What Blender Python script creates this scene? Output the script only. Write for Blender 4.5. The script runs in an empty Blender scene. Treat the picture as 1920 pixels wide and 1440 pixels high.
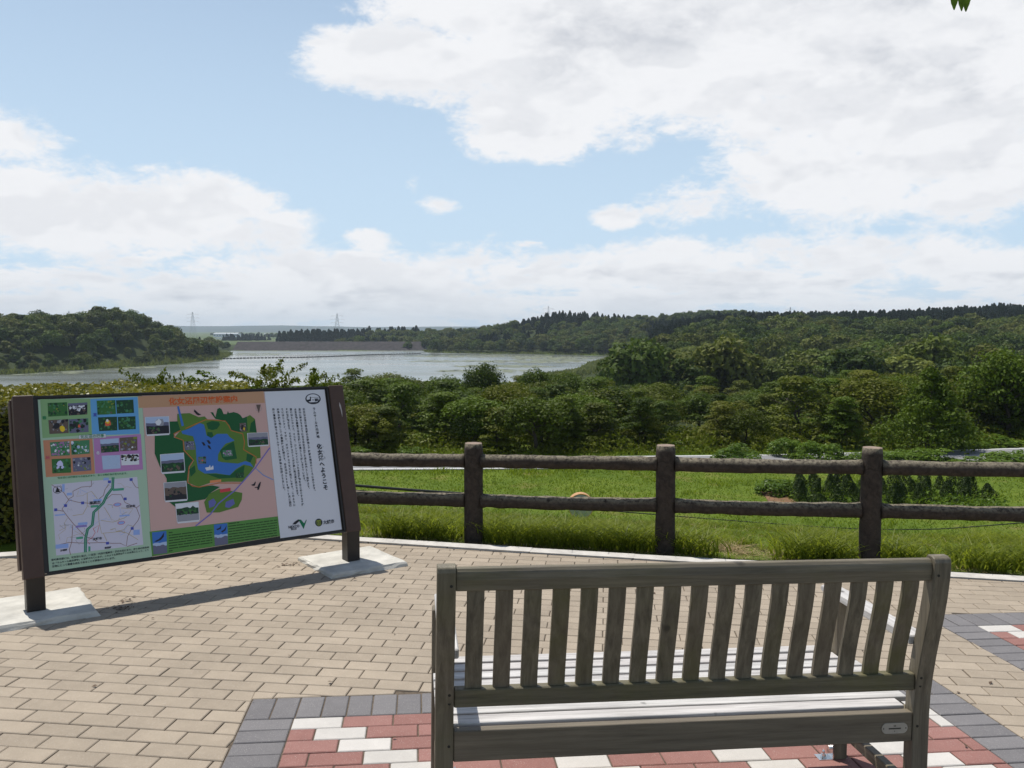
import bpy, bmesh, math, random
import numpy as np
from mathutils import Vector, Matrix, noise

RN = random.Random(11)
NP = np.random.default_rng(11)
S = bpy.context.scene
COL = S.collection
pi, rad = math.pi, math.radians

# ------------------------------------------------------------------ camera, world, sun, exposure
EYE = 1.5233
cam_d = bpy.data.cameras.new('camera')
cam_d.sensor_width = 36.0
cam_d.lens = 1575.0 / 1920.0 * 36.0
cam_d.clip_start = 0.05
cam_d.clip_end = 40000.0
cam = bpy.data.objects.new('camera', cam_d)
cam.location = (0, 0, EYE)
cam.rotation_euler = (pi / 2 - math.atan(103 / 1575.0), 0, 0)
COL.objects.link(cam)
S.camera = cam

SUN_AZ, SUN_EL = -42.0, 65.0
sun_d = bpy.data.lights.new('sun', 'SUN')
sun_d.energy = 5.0
sun_d.angle = rad(0.53)
sun_d.color = (1.0, 0.955, 0.88)
sun = bpy.data.objects.new('sun', sun_d)
sdir = Vector((math.sin(rad(SUN_AZ)) * math.cos(rad(SUN_EL)), math.cos(rad(SUN_AZ)) * math.cos(rad(SUN_EL)), math.sin(rad(SUN_EL))))
sun.rotation_euler = sdir.to_track_quat('Z', 'Y').to_euler()
sun.location = sdir * 60
COL.objects.link(sun)

S.view_settings.view_transform = 'Standard'
S.view_settings.look = 'None'
S.view_settings.exposure = -0.04
S.view_settings.gamma = 1.0
S.view_settings.use_curve_mapping = False
S.cycles.max_bounces = 8
S.cycles.diffuse_bounces = 3
S.cycles.glossy_bounces = 3
S.cycles.transmission_bounces = 4
S.cycles.volume_bounces = 0
S.cycles.transparent_max_bounces = 8


class NT:
    """small helper around a node tree"""
    def __init__(s, nt):
        s.nt = nt

    def n(s, typ, **kw):
        nd = s.nt.nodes.new(typ)
        for k, v in kw.items():
            if k.startswith('i_'):
                nd.inputs[k[2:].replace('_', ' ')].default_value = v
            else:
                setattr(nd, k, v)
        return nd

    def l(s, a, b):
        s.nt.links.new(a, b)

    def put(s, sock, v):
        if isinstance(v, (int, float)):
            sock.default_value = v
        elif isinstance(v, (tuple, list)):
            sock.default_value = v
        else:
            s.l(v, sock)

    def m(s, op, a, b=None, c=None, clamp=False):
        nd = s.nt.nodes.new('ShaderNodeMath')
        nd.operation = op
        nd.use_clamp = clamp
        s.put(nd.inputs[0], a)
        if b is not None:
            s.put(nd.inputs[1], b)
        if c is not None:
            s.put(nd.inputs[2], c)
        return nd.outputs[0]

    def rng(s, v, a, b, c=0.0, d=1.0, smooth=False):
        nd = s.nt.nodes.new('ShaderNodeMapRange')
        nd.interpolation_type = 'SMOOTHSTEP' if smooth else 'LINEAR'
        nd.clamp = True
        s.put(nd.inputs[0], v)
        for i, x in enumerate((a, b, c, d)):
            s.put(nd.inputs[i + 1], x)
        return nd.outputs[0]

    def mix(s, f, a, b, blend='MIX'):
        nd = s.nt.nodes.new('ShaderNodeMix')
        nd.data_type = 'RGBA'
        nd.blend_type = blend
        s.put(nd.inputs[0], f)
        for i, v in ((6, a), (7, b)):
            s.put(nd.inputs[i], (*v, 1.0) if isinstance(v, tuple) and len(v) == 3 else v)
        return nd.outputs[2]

    def noise(s, vec, scale, detail=4.0, rough=0.55, dist=0.0, col=False):
        nd = s.nt.nodes.new('ShaderNodeTexNoise')
        if vec is not None:
            s.l(vec, nd.inputs['Vector'])
        nd.inputs['Scale'].default_value = scale
        nd.inputs['Detail'].default_value = detail
        nd.inputs['Roughness'].default_value = rough
        nd.inputs['Distortion'].default_value = dist
        return nd.outputs['Color' if col else 'Fac']

    def vmul(s, vec, v):
        nd = s.nt.nodes.new('ShaderNodeVectorMath')
        nd.operation = 'MULTIPLY'
        s.put(nd.inputs[0], vec)
        s.put(nd.inputs[1], v)
        return nd.outputs[0]

    def vadd(s, vec, v):
        nd = s.nt.nodes.new('ShaderNodeVectorMath')
        nd.operation = 'ADD'
        s.put(nd.inputs[0], vec)
        s.put(nd.inputs[1], v)
        return nd.outputs[0]


SKY_STRENGTH = 0.10
def build_world():
    w = bpy.data.worlds.new('World')
    S.world = w
    w.use_nodes = True
    nt = w.node_tree
    nt.nodes.clear()
    t = NT(nt)
    out = t.n('ShaderNodeOutputWorld')
    bg = t.n('ShaderNodeBackground')
    bg.inputs['Strength'].default_value = SKY_STRENGTH
    t.l(bg.outputs[0], out.inputs[0])
    sky = t.n('ShaderNodeTexSky')
    sky.sky_type = 'NISHITA'
    sky.sun_disc = False
    sky.sun_elevation = rad(SUN_EL)
    sky.sun_rotation = rad(SUN_AZ)
    sky.air_density = 1.0
    sky.dust_density = 0.6
    sky.ozone_density = 1.2
    tc = t.n('ShaderNodeTexCoord')
    d = tc.outputs['Generated']
    sep = t.n('ShaderNodeSeparateXYZ')
    t.l(d, sep.inputs[0])
    x, y, z = sep.outputs
    az = t.m('MULTIPLY', t.m('ARCTAN2', x, y), 57.2958)
    el = t.m('MULTIPLY', t.m('ARCSINE', t.m('MINIMUM', t.m('MAXIMUM', z, -1.0), 1.0)), 57.2958)
    st = t.vmul(d, (1.0, 1.0, 1.9))
    n1 = t.noise(st, 7.0, 8.0, 0.55, 0.25)
    s1 = t.noise(st, 8.0, 3.0, 0.5, 0.2)
    n2 = t.noise(t.vadd(st, (0.0, 0.0, 0.035)), 8.0, 3.0, 0.5, 0.2)
    ns = t.noise(t.vmul(d, (1.0, 1.0, 5.0)), 8.5, 7.0, 0.58, 0.2)
    nf = t.noise(st, 22.0, 8.0, 0.66, 0.4)
    nh = t.noise(st, 75.0, 5.0, 0.65)
    nb = t.noise(t.vmul(d, (1.0, 1.0, 4.0)), 3.2, 6.0, 0.55)
    # cumulus masses: azimuth, elevation, half widths (degrees), weight
    blobs = [(7.5, 18.6, 13.5, 6.0, 1.5), (-7.0, 16.8, 7.0, 2.7, 1.25), (-10.5, 17.2, 4.0, 1.9, 1.0), (2.6, 13.9, 7.6, 3.3, 1.25),
             (24.0, 17.0, 14.0, 9.0, 1.5), (21.5, 10.6, 8.4, 4.6, 1.25), (29.0, 9.3, 6.0, 3.4, 1.0), (4.0, 21.5, 16.0, 3.5, 1.4),
             (-27.5, 6.8, 9.5, 3.1, 1.25), (-20.0, 7.0, 6.8, 3.2, 1.3), (-15.5, 6.4, 3.4, 2.2, 1.0), (-31.5, 11.3, 4.0, 1.9, 1.0),
             (-5.3, 8.3, 1.3, 0.6, 0.55), (-6.7, 9.6, 0.7, 0.7, 0.5), (6.8, 7.5, 2.0, 0.95, 0.8),
             (-9.7, 5.7, 1.9, 1.0, 0.9), (10.4, 13.0, 1.2, 0.4, 0.4), (16.0, 4.6, 16.0, 1.6, 0.75), (-9.0, 3.4, 22.0, 2.6, 0.85),
             (28.0, 3.9, 9.0, 1.6, 0.95), (7.0, 4.3, 9.0, 1.3, 0.8), (14.5, 8.2, 6.0, 1.4, 0.35)]
    acc = None
    for ca, ce, ra, re, wt in blobs:
        dx = t.m('MULTIPLY', t.m('SUBTRACT', az, ca), 1.0 / ra)
        dy = t.m('MULTIPLY', t.m('SUBTRACT', el, ce), 1.0 / re)
        r2 = t.m('ADD', t.m('MULTIPLY', dx, dx), t.m('MULTIPLY', dy, dy))
        v = t.m('MULTIPLY', t.m('SUBTRACT', 1.0, r2), wt)
        v = t.m('MAXIMUM', v, -1.6)
        acc = v if acc is None else t.m('SMOOTH_MAX', acc, v, 0.25)
    # rows of small flat cumulus low over the horizon
    lw = t.rng(el, 7.4, 3.6, smooth=True)
    lb = t.m('SUBTRACT', t.m('MULTIPLY', t.m('SUBTRACT', ns, 0.36), 6.0), t.m('MULTIPLY', t.m('SUBTRACT', 1.0, lw), 2.6))
    acc = t.m('SMOOTH_MAX', acc, lb, 0.3)
    # beyond the part described above random unseen cloud goes on, thinned to dim skylight
    g = t.m('MULTIPLY', t.m('SUBTRACT', nb, 0.60), 8.0)
    wout = t.m('MAXIMUM', t.rng(t.m('ABSOLUTE', az), 33.0, 42.0, smooth=True), t.rng(el, 22.0, 32.0, smooth=True))
    acc = t.m('ADD', t.m('MULTIPLY', acc, t.m('SUBTRACT', 1.0, wout)), t.m('MULTIPLY', g, wout))
    f = t.m('ADD', acc, t.m('MULTIPLY', t.m('SUBTRACT', n1, 0.5), 3.0))
    f = t.m('ADD', f, t.m('MULTIPLY', t.m('SUBTRACT', nf, 0.5), 1.9))
    f = t.m('ADD', f, t.m('MULTIPLY', t.m('SUBTRACT', nh, 0.5), 0.8))
    mask = t.rng(f, -0.08, 0.75, smooth=True)
    veil = t.rng(el, 46.0, -2.0, 0.0, 0.92, smooth=True)     # thin high haze whitens the low sky
    relief = t.rng(t.m('SUBTRACT', n2, s1), -0.03, 0.06, 0.0, 1.0, smooth=True)
    thick = t.rng(f, 0.9, 2.6, 0.0, 1.0, smooth=True)
    nlow = t.rng(nb, 0.36, 0.62, 0.0, 1.0, smooth=True)
    dark = t.m('MULTIPLY', t.m('MULTIPLY', thick, nlow), 0.85)
    dark = t.m('ADD', dark, t.m('MULTIPLY', relief, t.rng(f, 0.25, 1.0, 0.0, 0.24)), clamp=True)
    k = 1.0 / SKY_STRENGTH
    ccol = t.mix(dark, (0.94 * k, 0.95 * k, 0.975 * k), (0.60 * k, 0.63 * k, 0.69 * k))
    skyc = t.mix(veil, sky.outputs[0], (0.63 * k, 0.81 * k, 0.99 * k))
    col = t.mix(mask, skyc, ccol)
    # low clouds melt into the bright haze over the horizon
    lowhaze = t.rng(el, 4.5, -0.5, 0.0, 0.5, smooth=True)
    col = t.mix(lowhaze, col, (0.76 * k, 0.81 * k, 0.87 * k))
    t.l(col, bg.inputs['Color'])


build_world()

# ------------------------------------------------------------------ helpers
def new_obj(name, me, parent=None, kind=None, mw=None):
    o = bpy.data.objects.new(name, me)
    COL.objects.link(o)
    if parent is not None:
        o.parent = parent
    if mw is not None:
        o.matrix_world = mw if parent is None else o.matrix_world
        if parent is not None:
            o.matrix_local = mw
    if kind:
        o['kind'] = kind
    return o


def tag(o, label, cat, group=None):
    o['label'] = label
    o['category'] = cat
    if group:
        o['group'] = group
    return o


def thing(name, label, cat, loc=(0, 0, 0), rz=0.0, group=None, mw=None):
    o = bpy.data.objects.new(name, None)
    o.empty_display_size = 0.1
    COL.objects.link(o)
    o.matrix_world = mw if mw is not None else Matrix.Translation(loc) @ Matrix.Rotation(rz, 4, 'Z')
    return tag(o, label, cat, group)


def mesh(name, verts, faces, mats, smooth=False, bevel=0.0, segs=1, fm=None):
    me = bpy.data.meshes.new(name)
    me.from_pydata([tuple(v) for v in verts], [], faces)
    for m_ in (mats if isinstance(mats, (list, tuple)) else [mats]):
        me.materials.append(m_)
    if fm is not None:
        me.polygons.foreach_set('material_index', fm)
    if bevel > 0:
        bm = bmesh.new()
        bm.from_mesh(me)
        es = [e for e in bm.edges if len(e.link_faces) == 2 and e.calc_face_angle(0) > 0.5]
        bmesh.ops.bevel(bm, geom=es, offset=bevel, segments=segs, profile=0.6, affect='EDGES', clamp_overlap=True)
        bm.to_mesh(me)
        bm.free()
    if smooth:
        me.polygons.foreach_set('use_smooth', [True] * len(me.polygons))
    me.update()
    return me


def fast_mesh(name, V, F, mat, tint=None, smooth=False):
    """V (n,3), F (m,k) arrays"""
    me = bpy.data.meshes.new(name)
    V = np.ascontiguousarray(V, dtype=np.float32)
    F = np.ascontiguousarray(F, dtype=np.int32)
    m_, k_ = F.shape
    me.vertices.add(len(V))
    me.vertices.foreach_set('co', V.ravel())
    me.loops.add(m_ * k_)
    me.loops.foreach_set('vertex_index', F.ravel())
    me.polygons.add(m_)
    me.polygons.foreach_set('loop_start', np.arange(0, m_ * k_, k_, dtype=np.int32))
    me.polygons.foreach_set('loop_total', np.full(m_, k_, dtype=np.int32))
    if smooth:
        me.polygons.foreach_set('use_smooth', np.ones(m_, dtype=bool))
    if tint is not None:
        a = me.attributes.new('tint', 'FLOAT', 'POINT')
        a.data.foreach_set('value', np.ascontiguousarray(tint, dtype=np.float32))
    me.materials.append(mat)
    me.update(calc_edges=True)
    me.validate()
    return me


class MB:
    """collects simple solids and makes ONE mesh of them"""
    def __init__(s):
        s.v, s.f = [], []

    def add(s, vs, fs):
        b = len(s.v)
        s.v += [tuple(v) for v in vs]
        s.f += [tuple(i + b for i in f) for f in fs]

    def box(s, lo, hi, M=None):
        x0, y0, z0 = lo
        x1, y1, z1 = hi
        vs = [Vector(p) for p in ((x0, y0, z0), (x1, y0, z0), (x1, y1, z0), (x0, y1, z0), (x0, y0, z1), (x1, y0, z1), (x1, y1, z1), (x0, y1, z1))]
        if M is not None:
            vs = [M @ v for v in vs]
        s.add(vs, [(0, 3, 2, 1), (4, 5, 6, 7), (0, 1, 5, 4), (1, 2, 6, 5), (2, 3, 7, 6), (3, 0, 4, 7)])

    def prism(s, poly, fn0, fn1):
        """poly list of 2d; fn0/fn1 map a 2d point to the two end points"""
        n = len(poly)
        s.add([fn0(p) for p in poly] + [fn1(p) for p in poly],
              [tuple(range(n - 1, -1, -1)), tuple(range(n, 2 * n))] + [(i, (i + 1) % n, n + (i + 1) % n, n + i) for i in range(n)])

    def tube(s, pts, radii, n=10, caps=True, jit=0.0, seed=0.0):
        pts = [Vector(p) for p in pts]
        rings = []
        for i, p in enumerate(pts):
            d = (pts[min(i + 1, len(pts) - 1)] - pts[max(i - 1, 0)]).normalized()
            a = d.cross(Vector((0, 0, 1)) if abs(d.z) < 0.9 else Vector((1, 0, 0))).normalized()
            b = d.cross(a).normalized()
            r = radii[i] if isinstance(radii, (list, tuple)) else radii
            ring = []
            for k in range(n):
                th = 2 * pi * k / n
                dv = a * math.cos(th) + b * math.sin(th)
                rr = r
                if jit:
                    q = p * 9 + dv * 1.4 + Vector((seed, seed * 1.7, 0))
                    rr = r * (1 + jit * noise.noise(q) + jit * 0.6 * noise.noise(q * 3.1))
                ring.append(p + dv * rr)
            rings.append(ring)
        vs = [v for r in rings for v in r]
        fs = []
        for i in range(len(pts) - 1):
            for k in range(n):
                fs.append((i * n + k, i * n + (k + 1) % n, (i + 1) * n + (k + 1) % n, (i + 1) * n + k))
        if caps:
            fs.append(tuple(range(n - 1, -1, -1)))
            fs.append(tuple(range((len(pts) - 1) * n, len(pts) * n)))
        s.add(vs, fs)

    def obj(s, name, mat, parent=None, bevel=0.0, segs=1, smooth=False, mw=None, kind=None, label=None):
        o = new_obj(name, mesh(name, s.v, s.f, mat, smooth, bevel, segs), parent, kind, mw)
        if label:
            o['label'] = label
        return o


# ------------------------------------------------------------------ materials
def mat_new(name):
    m_ = bpy.data.materials.new(name)
    m_.use_nodes = True
    nt = m_.node_tree
    nt.nodes.clear()
    t = NT(nt)
    out = t.n('ShaderNodeOutputMaterial')
    return m_, t, out


def simple(name, col, rough=0.6, metal=0.0, spec=0.5, var=0.12, scale=30.0, bump=0.0, bscale=120.0):
    m_, t, out = mat_new(name)
    b = t.n('ShaderNodeBsdfPrincipled')
    b.inputs['Roughness'].default_value = rough
    b.inputs['Metallic'].default_value = metal
    b.inputs['Specular IOR Level'].default_value = spec
    tc = t.n('ShaderNodeTexCoord')
    nn = t.noise(tc.outputs['Object'], scale, 5.0, 0.6)
    v = t.rng(nn, 0.3, 0.7, 1.0 - var, 1.0 + var)
    c = t.n('ShaderNodeVectorMath', operation='SCALE')
    c.inputs[0].default_value = col
    t.l(v, c.inputs['Scale'])
    t.l(c.outputs[0], b.inputs['Base Color'])
    if bump > 0:
        bp = t.n('ShaderNodeBump')
        bp.inputs['Strength'].default_value = bump
        bp.inputs['Distance'].default_value = 0.01
        t.l(t.noise(tc.outputs['Object'], bscale, 5.0, 0.6), bp.inputs['Height'])
        t.l(bp.outputs[0], b.inputs['Normal'])
    t.l(b.outputs[0], out.inputs[0])
    return m_


def flat(name, col, rough=0.45, spec=0.4):
    m_, t, out = mat_new(name)
    b = t.n('ShaderNodeBsdfPrincipled')
    b.inputs['Base Color'].default_value = (*col, 1)
    b.inputs['Roughness'].default_value = rough
    b.inputs['Specular IOR Level'].default_value = spec
    t.l(b.outputs[0], out.inputs[0])
    return m_


def paver_mat(name, col, col2, per_object=True, var=0.16, stain=0.25):
    """concrete block paver: fine aggregate speckle, blotches, each block its own tone"""
    m_, t, out = mat_new(name)
    b = t.n('ShaderNodeBsdfPrincipled')
    b.inputs['Roughness'].default_value = 0.82
    b.inputs['Specular IOR Level'].default_value = 0.25
    geo = t.n('ShaderNodeNewGeometry')
    pos = geo.outputs['Position']
    if per_object:
        r = t.n('ShaderNodeObjectInfo').outputs['Random']
    else:
        r = t.n('ShaderNodeAttribute', attribute_name='tint').outputs['Fac']
    base = t.mix(r, col, col2)
    big = t.noise(pos, 1.7, 5.0, 0.6)
    base = t.mix(t.rng(big, 0.35, 0.72, 0.0, stain), base, tuple(c * 0.62 for c in col))
    mid = t.noise(pos, 14.0, 6.0, 0.7)
    base = t.mix(t.rng(mid, 0.45, 0.8, 0.0, 0.3), base, tuple(min(1, c * 1.28) for c in col2))
    sp = t.noise(pos, 420.0, 2.0, 0.5)
    base = t.mix(t.rng(sp, 0.57, 0.72, 0.0, 0.5), base, tuple(c * 0.55 for c in col))
    sp2 = t.noise(t.vadd(pos, (7, 3, 1)), 300.0, 2.0, 0.5)
    base = t.mix(t.rng(sp2, 0.62, 0.74, 0.0, 0.5), base, (0.6, 0.57, 0.52))
    t.l(base, b.inputs['Base Color'])
    bp = t.n('ShaderNodeBump')
    bp.inputs['Strength'].default_value = 0.35
    bp.inputs['Distance'].default_value = 0.003
    t.l(t.noise(pos, 260.0, 4.0, 0.65), bp.inputs['Height'])
    t.l(bp.outputs[0], b.inputs['Normal'])
    t.l(b.outputs[0], out.inputs[0])
    return m_


def leaf_mat(name, dark, light, transl=0.3, gloss=0.45, objvar=0.45, warm=None, spec=0.12):
    m_, t, out = mat_new(name)
    b = t.n('ShaderNodeBsdfPrincipled')
    b.inputs['Roughness'].default_value = gloss
    b.inputs['Specular IOR Level'].default_value = spec
    tint = t.n('ShaderNodeAttribute', attribute_name='tint').outputs['Fac']
    r = t.n('ShaderNodeObjectInfo').outputs['Random']
    f = t.m('ADD', t.m('MULTIPLY', tint, 1.0 - objvar), t.m('MULTIPLY', r, objvar))
    c = t.mix(f, dark, light)
    if warm is not None:
        r2 = t.m('FRACT', t.m('MULTIPLY', r, 7.31))
        c = t.mix(t.rng(r2, 0.35, 0.95, 0.0, 0.8), c, warm)
    t.l(c, b.inputs['Base Color'])
    tr = t.n('ShaderNodeBsdfTranslucent')
    t.l(t.mix(0.5, c, (light[0] * 1.5, light[1] * 1.5, light[2] * 0.9)), tr.inputs['Color'])
    mx = t.n('ShaderNodeMixShader')
    mx.inputs[0].default_value = transl
    t.l(b.outputs[0], mx.inputs[1])
    t.l(tr.outputs[0], mx.inputs[2])
    t.l(mx.outputs[0], out.inputs[0])
    return m_


def wood_mat(name, axis, base=(0.150, 0.126, 0.088), moss=0.5):
    """weathered teak: grain along the given axis, grey bleaching and green algae in blotches"""
    m_, t, out = mat_new(name)
    b = t.n('ShaderNodeBsdfPrincipled')
    b.inputs['Roughness'].default_value = 0.55
    b.inputs['Specular IOR Level'].default_value = 0.5
    tc = t.n('ShaderNodeTexCoord')
    sc = [26.0, 26.0, 26.0]
    sc[axis] = 1.3
    v = t.vmul(tc.outputs['Object'], tuple(sc))
    g1 = t.noise(v, 2.2, 6.0, 0.65, 0.4)
    g2 = t.noise(v, 9.0, 3.0, 0.6)
    c = t.mix(t.rng(g1, 0.3, 0.72), tuple(x * 0.55 for x in base), tuple(x * 1.5 for x in base))
    c = t.mix(t.rng(g2, 0.58, 0.75, 0.0, 0.5), c, tuple(x * 0.4 for x in base))
    rr = t.n('ShaderNodeObjectInfo').outputs['Random']
    c = t.mix(t.rng(rr, 0.0, 1.0, 0.0, 0.3), c, tuple(x * y for x, y in zip(base, (1.05, 0.92, 0.9))))
    mo = t.noise(t.vadd(tc.outputs['Object'], (3.1, 0.4, 1.2)), 5.0, 5.0, 0.65)
    mf = t.m('MULTIPLY', t.rng(mo, 0.42, 0.68), moss)
    r3 = t.m('FRACT', t.m('MULTIPLY', rr, 5.77))
    mf = t.m('MULTIPLY', mf, t.rng(r3, 0.15, 0.85, 0.1, 1.3))
    c = t.mix(mf, c, (0.098, 0.096, 0.022))
    kn = t.noise(tc.outputs['Object'], 13.0, 2.0, 0.5)
    c = t.mix(t.rng(kn, 0.7, 0.78, 0.0, 0.7), c, (0.03, 0.026, 0.02))
    t.l(c, b.inputs['Base Color'])
    bp = t.n('ShaderNodeBump')
    bp.inputs['Strength'].default_value = 0.3
    bp.inputs['Distance'].default_value = 0.004
    t.l(t.m('ADD', g1, t.m('MULTIPLY', g2, 0.5)), bp.inputs['Height'])
    t.l(bp.outputs[0], b.inputs['Normal'])
    t.l(b.outputs[0], out.inputs[0])
    return m_


M = {}
M['tan'] = paver_mat('tan_paver', (0.305, 0.252, 0.192), (0.380, 0.316, 0.242), stain=0.4)
M['tan_rest'] = paver_mat('tan_paver_rest', (0.305, 0.252, 0.192), (0.380, 0.316, 0.242), stain=0.4, per_object=False)
M['grey'] = paver_mat('grey_paver', (0.150, 0.143, 0.146), (0.195, 0.186, 0.188))
M['red'] = paver_mat('red_paver', (0.255, 0.122, 0.104), (0.310, 0.158, 0.136), stain=0.4)
M['white'] = paver_mat('white_paver', (0.50, 0.475, 0.44), (0.58, 0.55, 0.515))
M['sand'] = simple('joint_sand', (0.105, 0.080, 0.056), 0.95, var=0.4, scale=60, bump=0.4)
M['concrete'] = simple('slab_concrete', (0.50, 0.48, 0.43), 0.85, var=0.22, scale=7, bump=0.35, bscale=160)
M['kerb'] = simple('kerb_concrete', (0.50, 0.475, 0.44), 0.85, var=0.18, scale=9, bump=0.3, bscale=160)
M['wood_x'] = wood_mat('teak_along', 0)
M['wood_y'] = wood_mat('teak_deep', 1)
M['wood_z'] = wood_mat('teak_upright', 2)
M['silver_x'] = wood_mat('silvered_teak_along', 0, (0.47, 0.46, 0.445), 0.10)
M['silver_y'] = wood_mat('silvered_teak_deep', 1, (0.47, 0.46, 0.445), 0.10)
M['wood_mossy'] = wood_mat('teak_mossy', 0, (0.115, 0.098, 0.06), 0.9)
M['steel'] = simple('stainless_steel', (0.75, 0.75, 0.74), 0.22, 1.0, var=0.05)
M['plate'] = simple('name_plate', (0.42, 0.40, 0.35), 0.4, 0.35, var=0.08, scale=40)
M['ink'] = flat('dark_engraving', (0.02, 0.018, 0.015))
M['brown'] = simple('brown_paint', (0.075, 0.042, 0.030), 0.5, spec=0.35, var=0.1, scale=12)
M['black'] = simple('black_brown_paint', (0.020, 0.015, 0.012), 0.42, spec=0.45, var=0.15, scale=20)
M['scratch'] = flat('bare_scratch', (0.42, 0.38, 0.36), 0.7)
M['metal_back'] = simple('board_back_metal', (0.6, 0.6, 0.6), 0.3, 1.0, var=0.05)
M['asphalt'] = simple('asphalt', (0.20, 0.20, 0.205), 0.9, var=0.2, scale=30, bump=0.3)
M['line'] = simple('road_paint', (0.75, 0.75, 0.73), 0.7, var=0.08)
M['bark'] = simple('bark', (0.055, 0.042, 0.032), 0.9, var=0.4, scale=6, bump=0.8, bscale=14)
M['cable'] = flat('black_cable', (0.012, 0.012, 0.013), 0.5)
M['galv'] = simple('galvanised_steel', (0.48, 0.49, 0.51), 0.5, 0.4, var=0.1)
M['riprap'] = simple('dam_rock', (0.030, 0.024, 0.025), 0.95, var=0.75, scale=0.35, bump=1.0, bscale=0.5)
M['whitewall'] = simple('white_cladding', (0.75, 0.76, 0.78), 0.6, var=0.06, scale=0.3)
M['roof'] = simple('grey_roof', (0.42, 0.44, 0.47), 0.6, var=0.08, scale=0.3)
M['window'] = flat('dark_glass', (0.03, 0.035, 0.045), 0.15, 0.5)
M['farhill'] = simple('far_hill_forest', (0.026, 0.044, 0.036), 0.95, var=0.35, scale=0.01)
M['orange'] = simple('orange_paint', (0.50, 0.24, 0.08), 0.4, var=0.08)
M['mirror_back'] = simple('mirror_back', (0.34, 0.35, 0.33), 0.5, var=0.12, scale=8)
M['mirror_face'] = flat('mirror_face', (0.8, 0.8, 0.8), 0.05)
M['mirror_face'].node_tree.nodes['Principled BSDF'].inputs['Metallic'].default_value = 1.0
M['float'] = flat('float_plastic', (0.02, 0.02, 0.022), 0.6)

M['leaf_near'] = leaf_mat('belt_leaf', (0.006, 0.016, 0.002), (0.112, 0.170, 0.011), 0.22, 0.55, 0.55, warm=(0.125, 0.122, 0.009))
M['leaf_mid'] = leaf_mat('slope_leaf', (0.008, 0.022, 0.004), (0.096, 0.145, 0.016), 0.20, 0.6, 0.7, warm=(0.120, 0.122, 0.020))
M['leaf_cedar'] = leaf_mat('cedar_needle', (0.007, 0.019, 0.008), (0.018, 0.038, 0.012), 0.12, 0.7, 0.4)
M['leaf_willow'] = leaf_mat('pale_leaf', (0.120, 0.155, 0.028), (0.205, 0.230, 0.055), 0.3, 0.6, 0.3)
M['leaf_hedge'] = leaf_mat('hedge_leaf', (0.060, 0.080, 0.010), (0.235, 0.215, 0.032), 0.25, 0.42, 0.0, spec=0.25)
M['leaf_bush'] = leaf_mat('bush_leaf', (0.040, 0.085, 0.010), (0.150, 0.225, 0.026), 0.3, 0.4, 0.3)
M['leaf_clip'] = leaf_mat('clipped_needle', (0.016, 0.032, 0.008), (0.045, 0.070, 0.014), 0.15, 0.55, 0.3)
M['grass'] = leaf_mat('grass_blade', (0.048, 0.085, 0.008), (0.250, 0.290, 0.032), 0.5, 0.5, 0.0, spec=0.2)
M['lawn'] = leaf_mat('lawn_blade', (0.055, 0.110, 0.008), (0.185, 0.245, 0.020), 0.35, 0.6, 0.0)
M['straw'] = leaf_mat('dry_straw', (0.26, 0.19, 0.10), (0.55, 0.43, 0.25), 0.2, 0.6, 0.0)
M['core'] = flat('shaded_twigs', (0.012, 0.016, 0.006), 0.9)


def log_mat():
    m_, t, out = mat_new('log_bark')
    b = t.n('ShaderNodeBsdfPrincipled')
    b.inputs['Roughness'].default_value = 0.8
    b.inputs['Specular IOR Level'].default_value = 0.3
    tc = t.n('ShaderNodeTexCoord')
    geo = t.n('ShaderNodeNewGeometry')
    P = tc.outputs['Object']
    n1 = t.noise(t.vmul(P, (1, 1, 1)), 22.0, 6.0, 0.7, 0.6)
    c = t.mix(t.rng(n1, 0.3, 0.7), (0.019, 0.0138, 0.0105), (0.066, 0.049, 0.037))
    sepn = t.n('ShaderNodeSeparateXYZ')
    t.l(geo.outputs['Normal'], sepn.inputs[0])
    up = t.rng(sepn.outputs[2], 0.15, 0.75)
    li = t.rng(t.noise(P, 38.0, 5.0, 0.7), 0.38, 0.56)
    c = t.mix(t.m('MULTIPLY', t.m('MULTIPLY', up, li), 0.8), c, (0.25, 0.215, 0.15))   # lichen grows on the upper side
    t.l(c, b.inputs['Base Color'])
    bp = t.n('ShaderNodeBump')
    bp.inputs['Strength'].default_value = 0.9
    bp.inputs['Distance'].default_value = 0.012
    t.l(t.noise(P, 30.0, 6.0, 0.7, 0.8), bp.inputs['Height'])
    t.l(bp.outputs[0], b.inputs['Normal'])
    t.l(b.outputs[0], out.inputs[0])
    return m_


M['log'] = log_mat()
M['log_end'] = simple('log_end', (0.24, 0.175, 0.13), 0.85, var=0.3, scale=25, bump=0.4)


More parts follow.
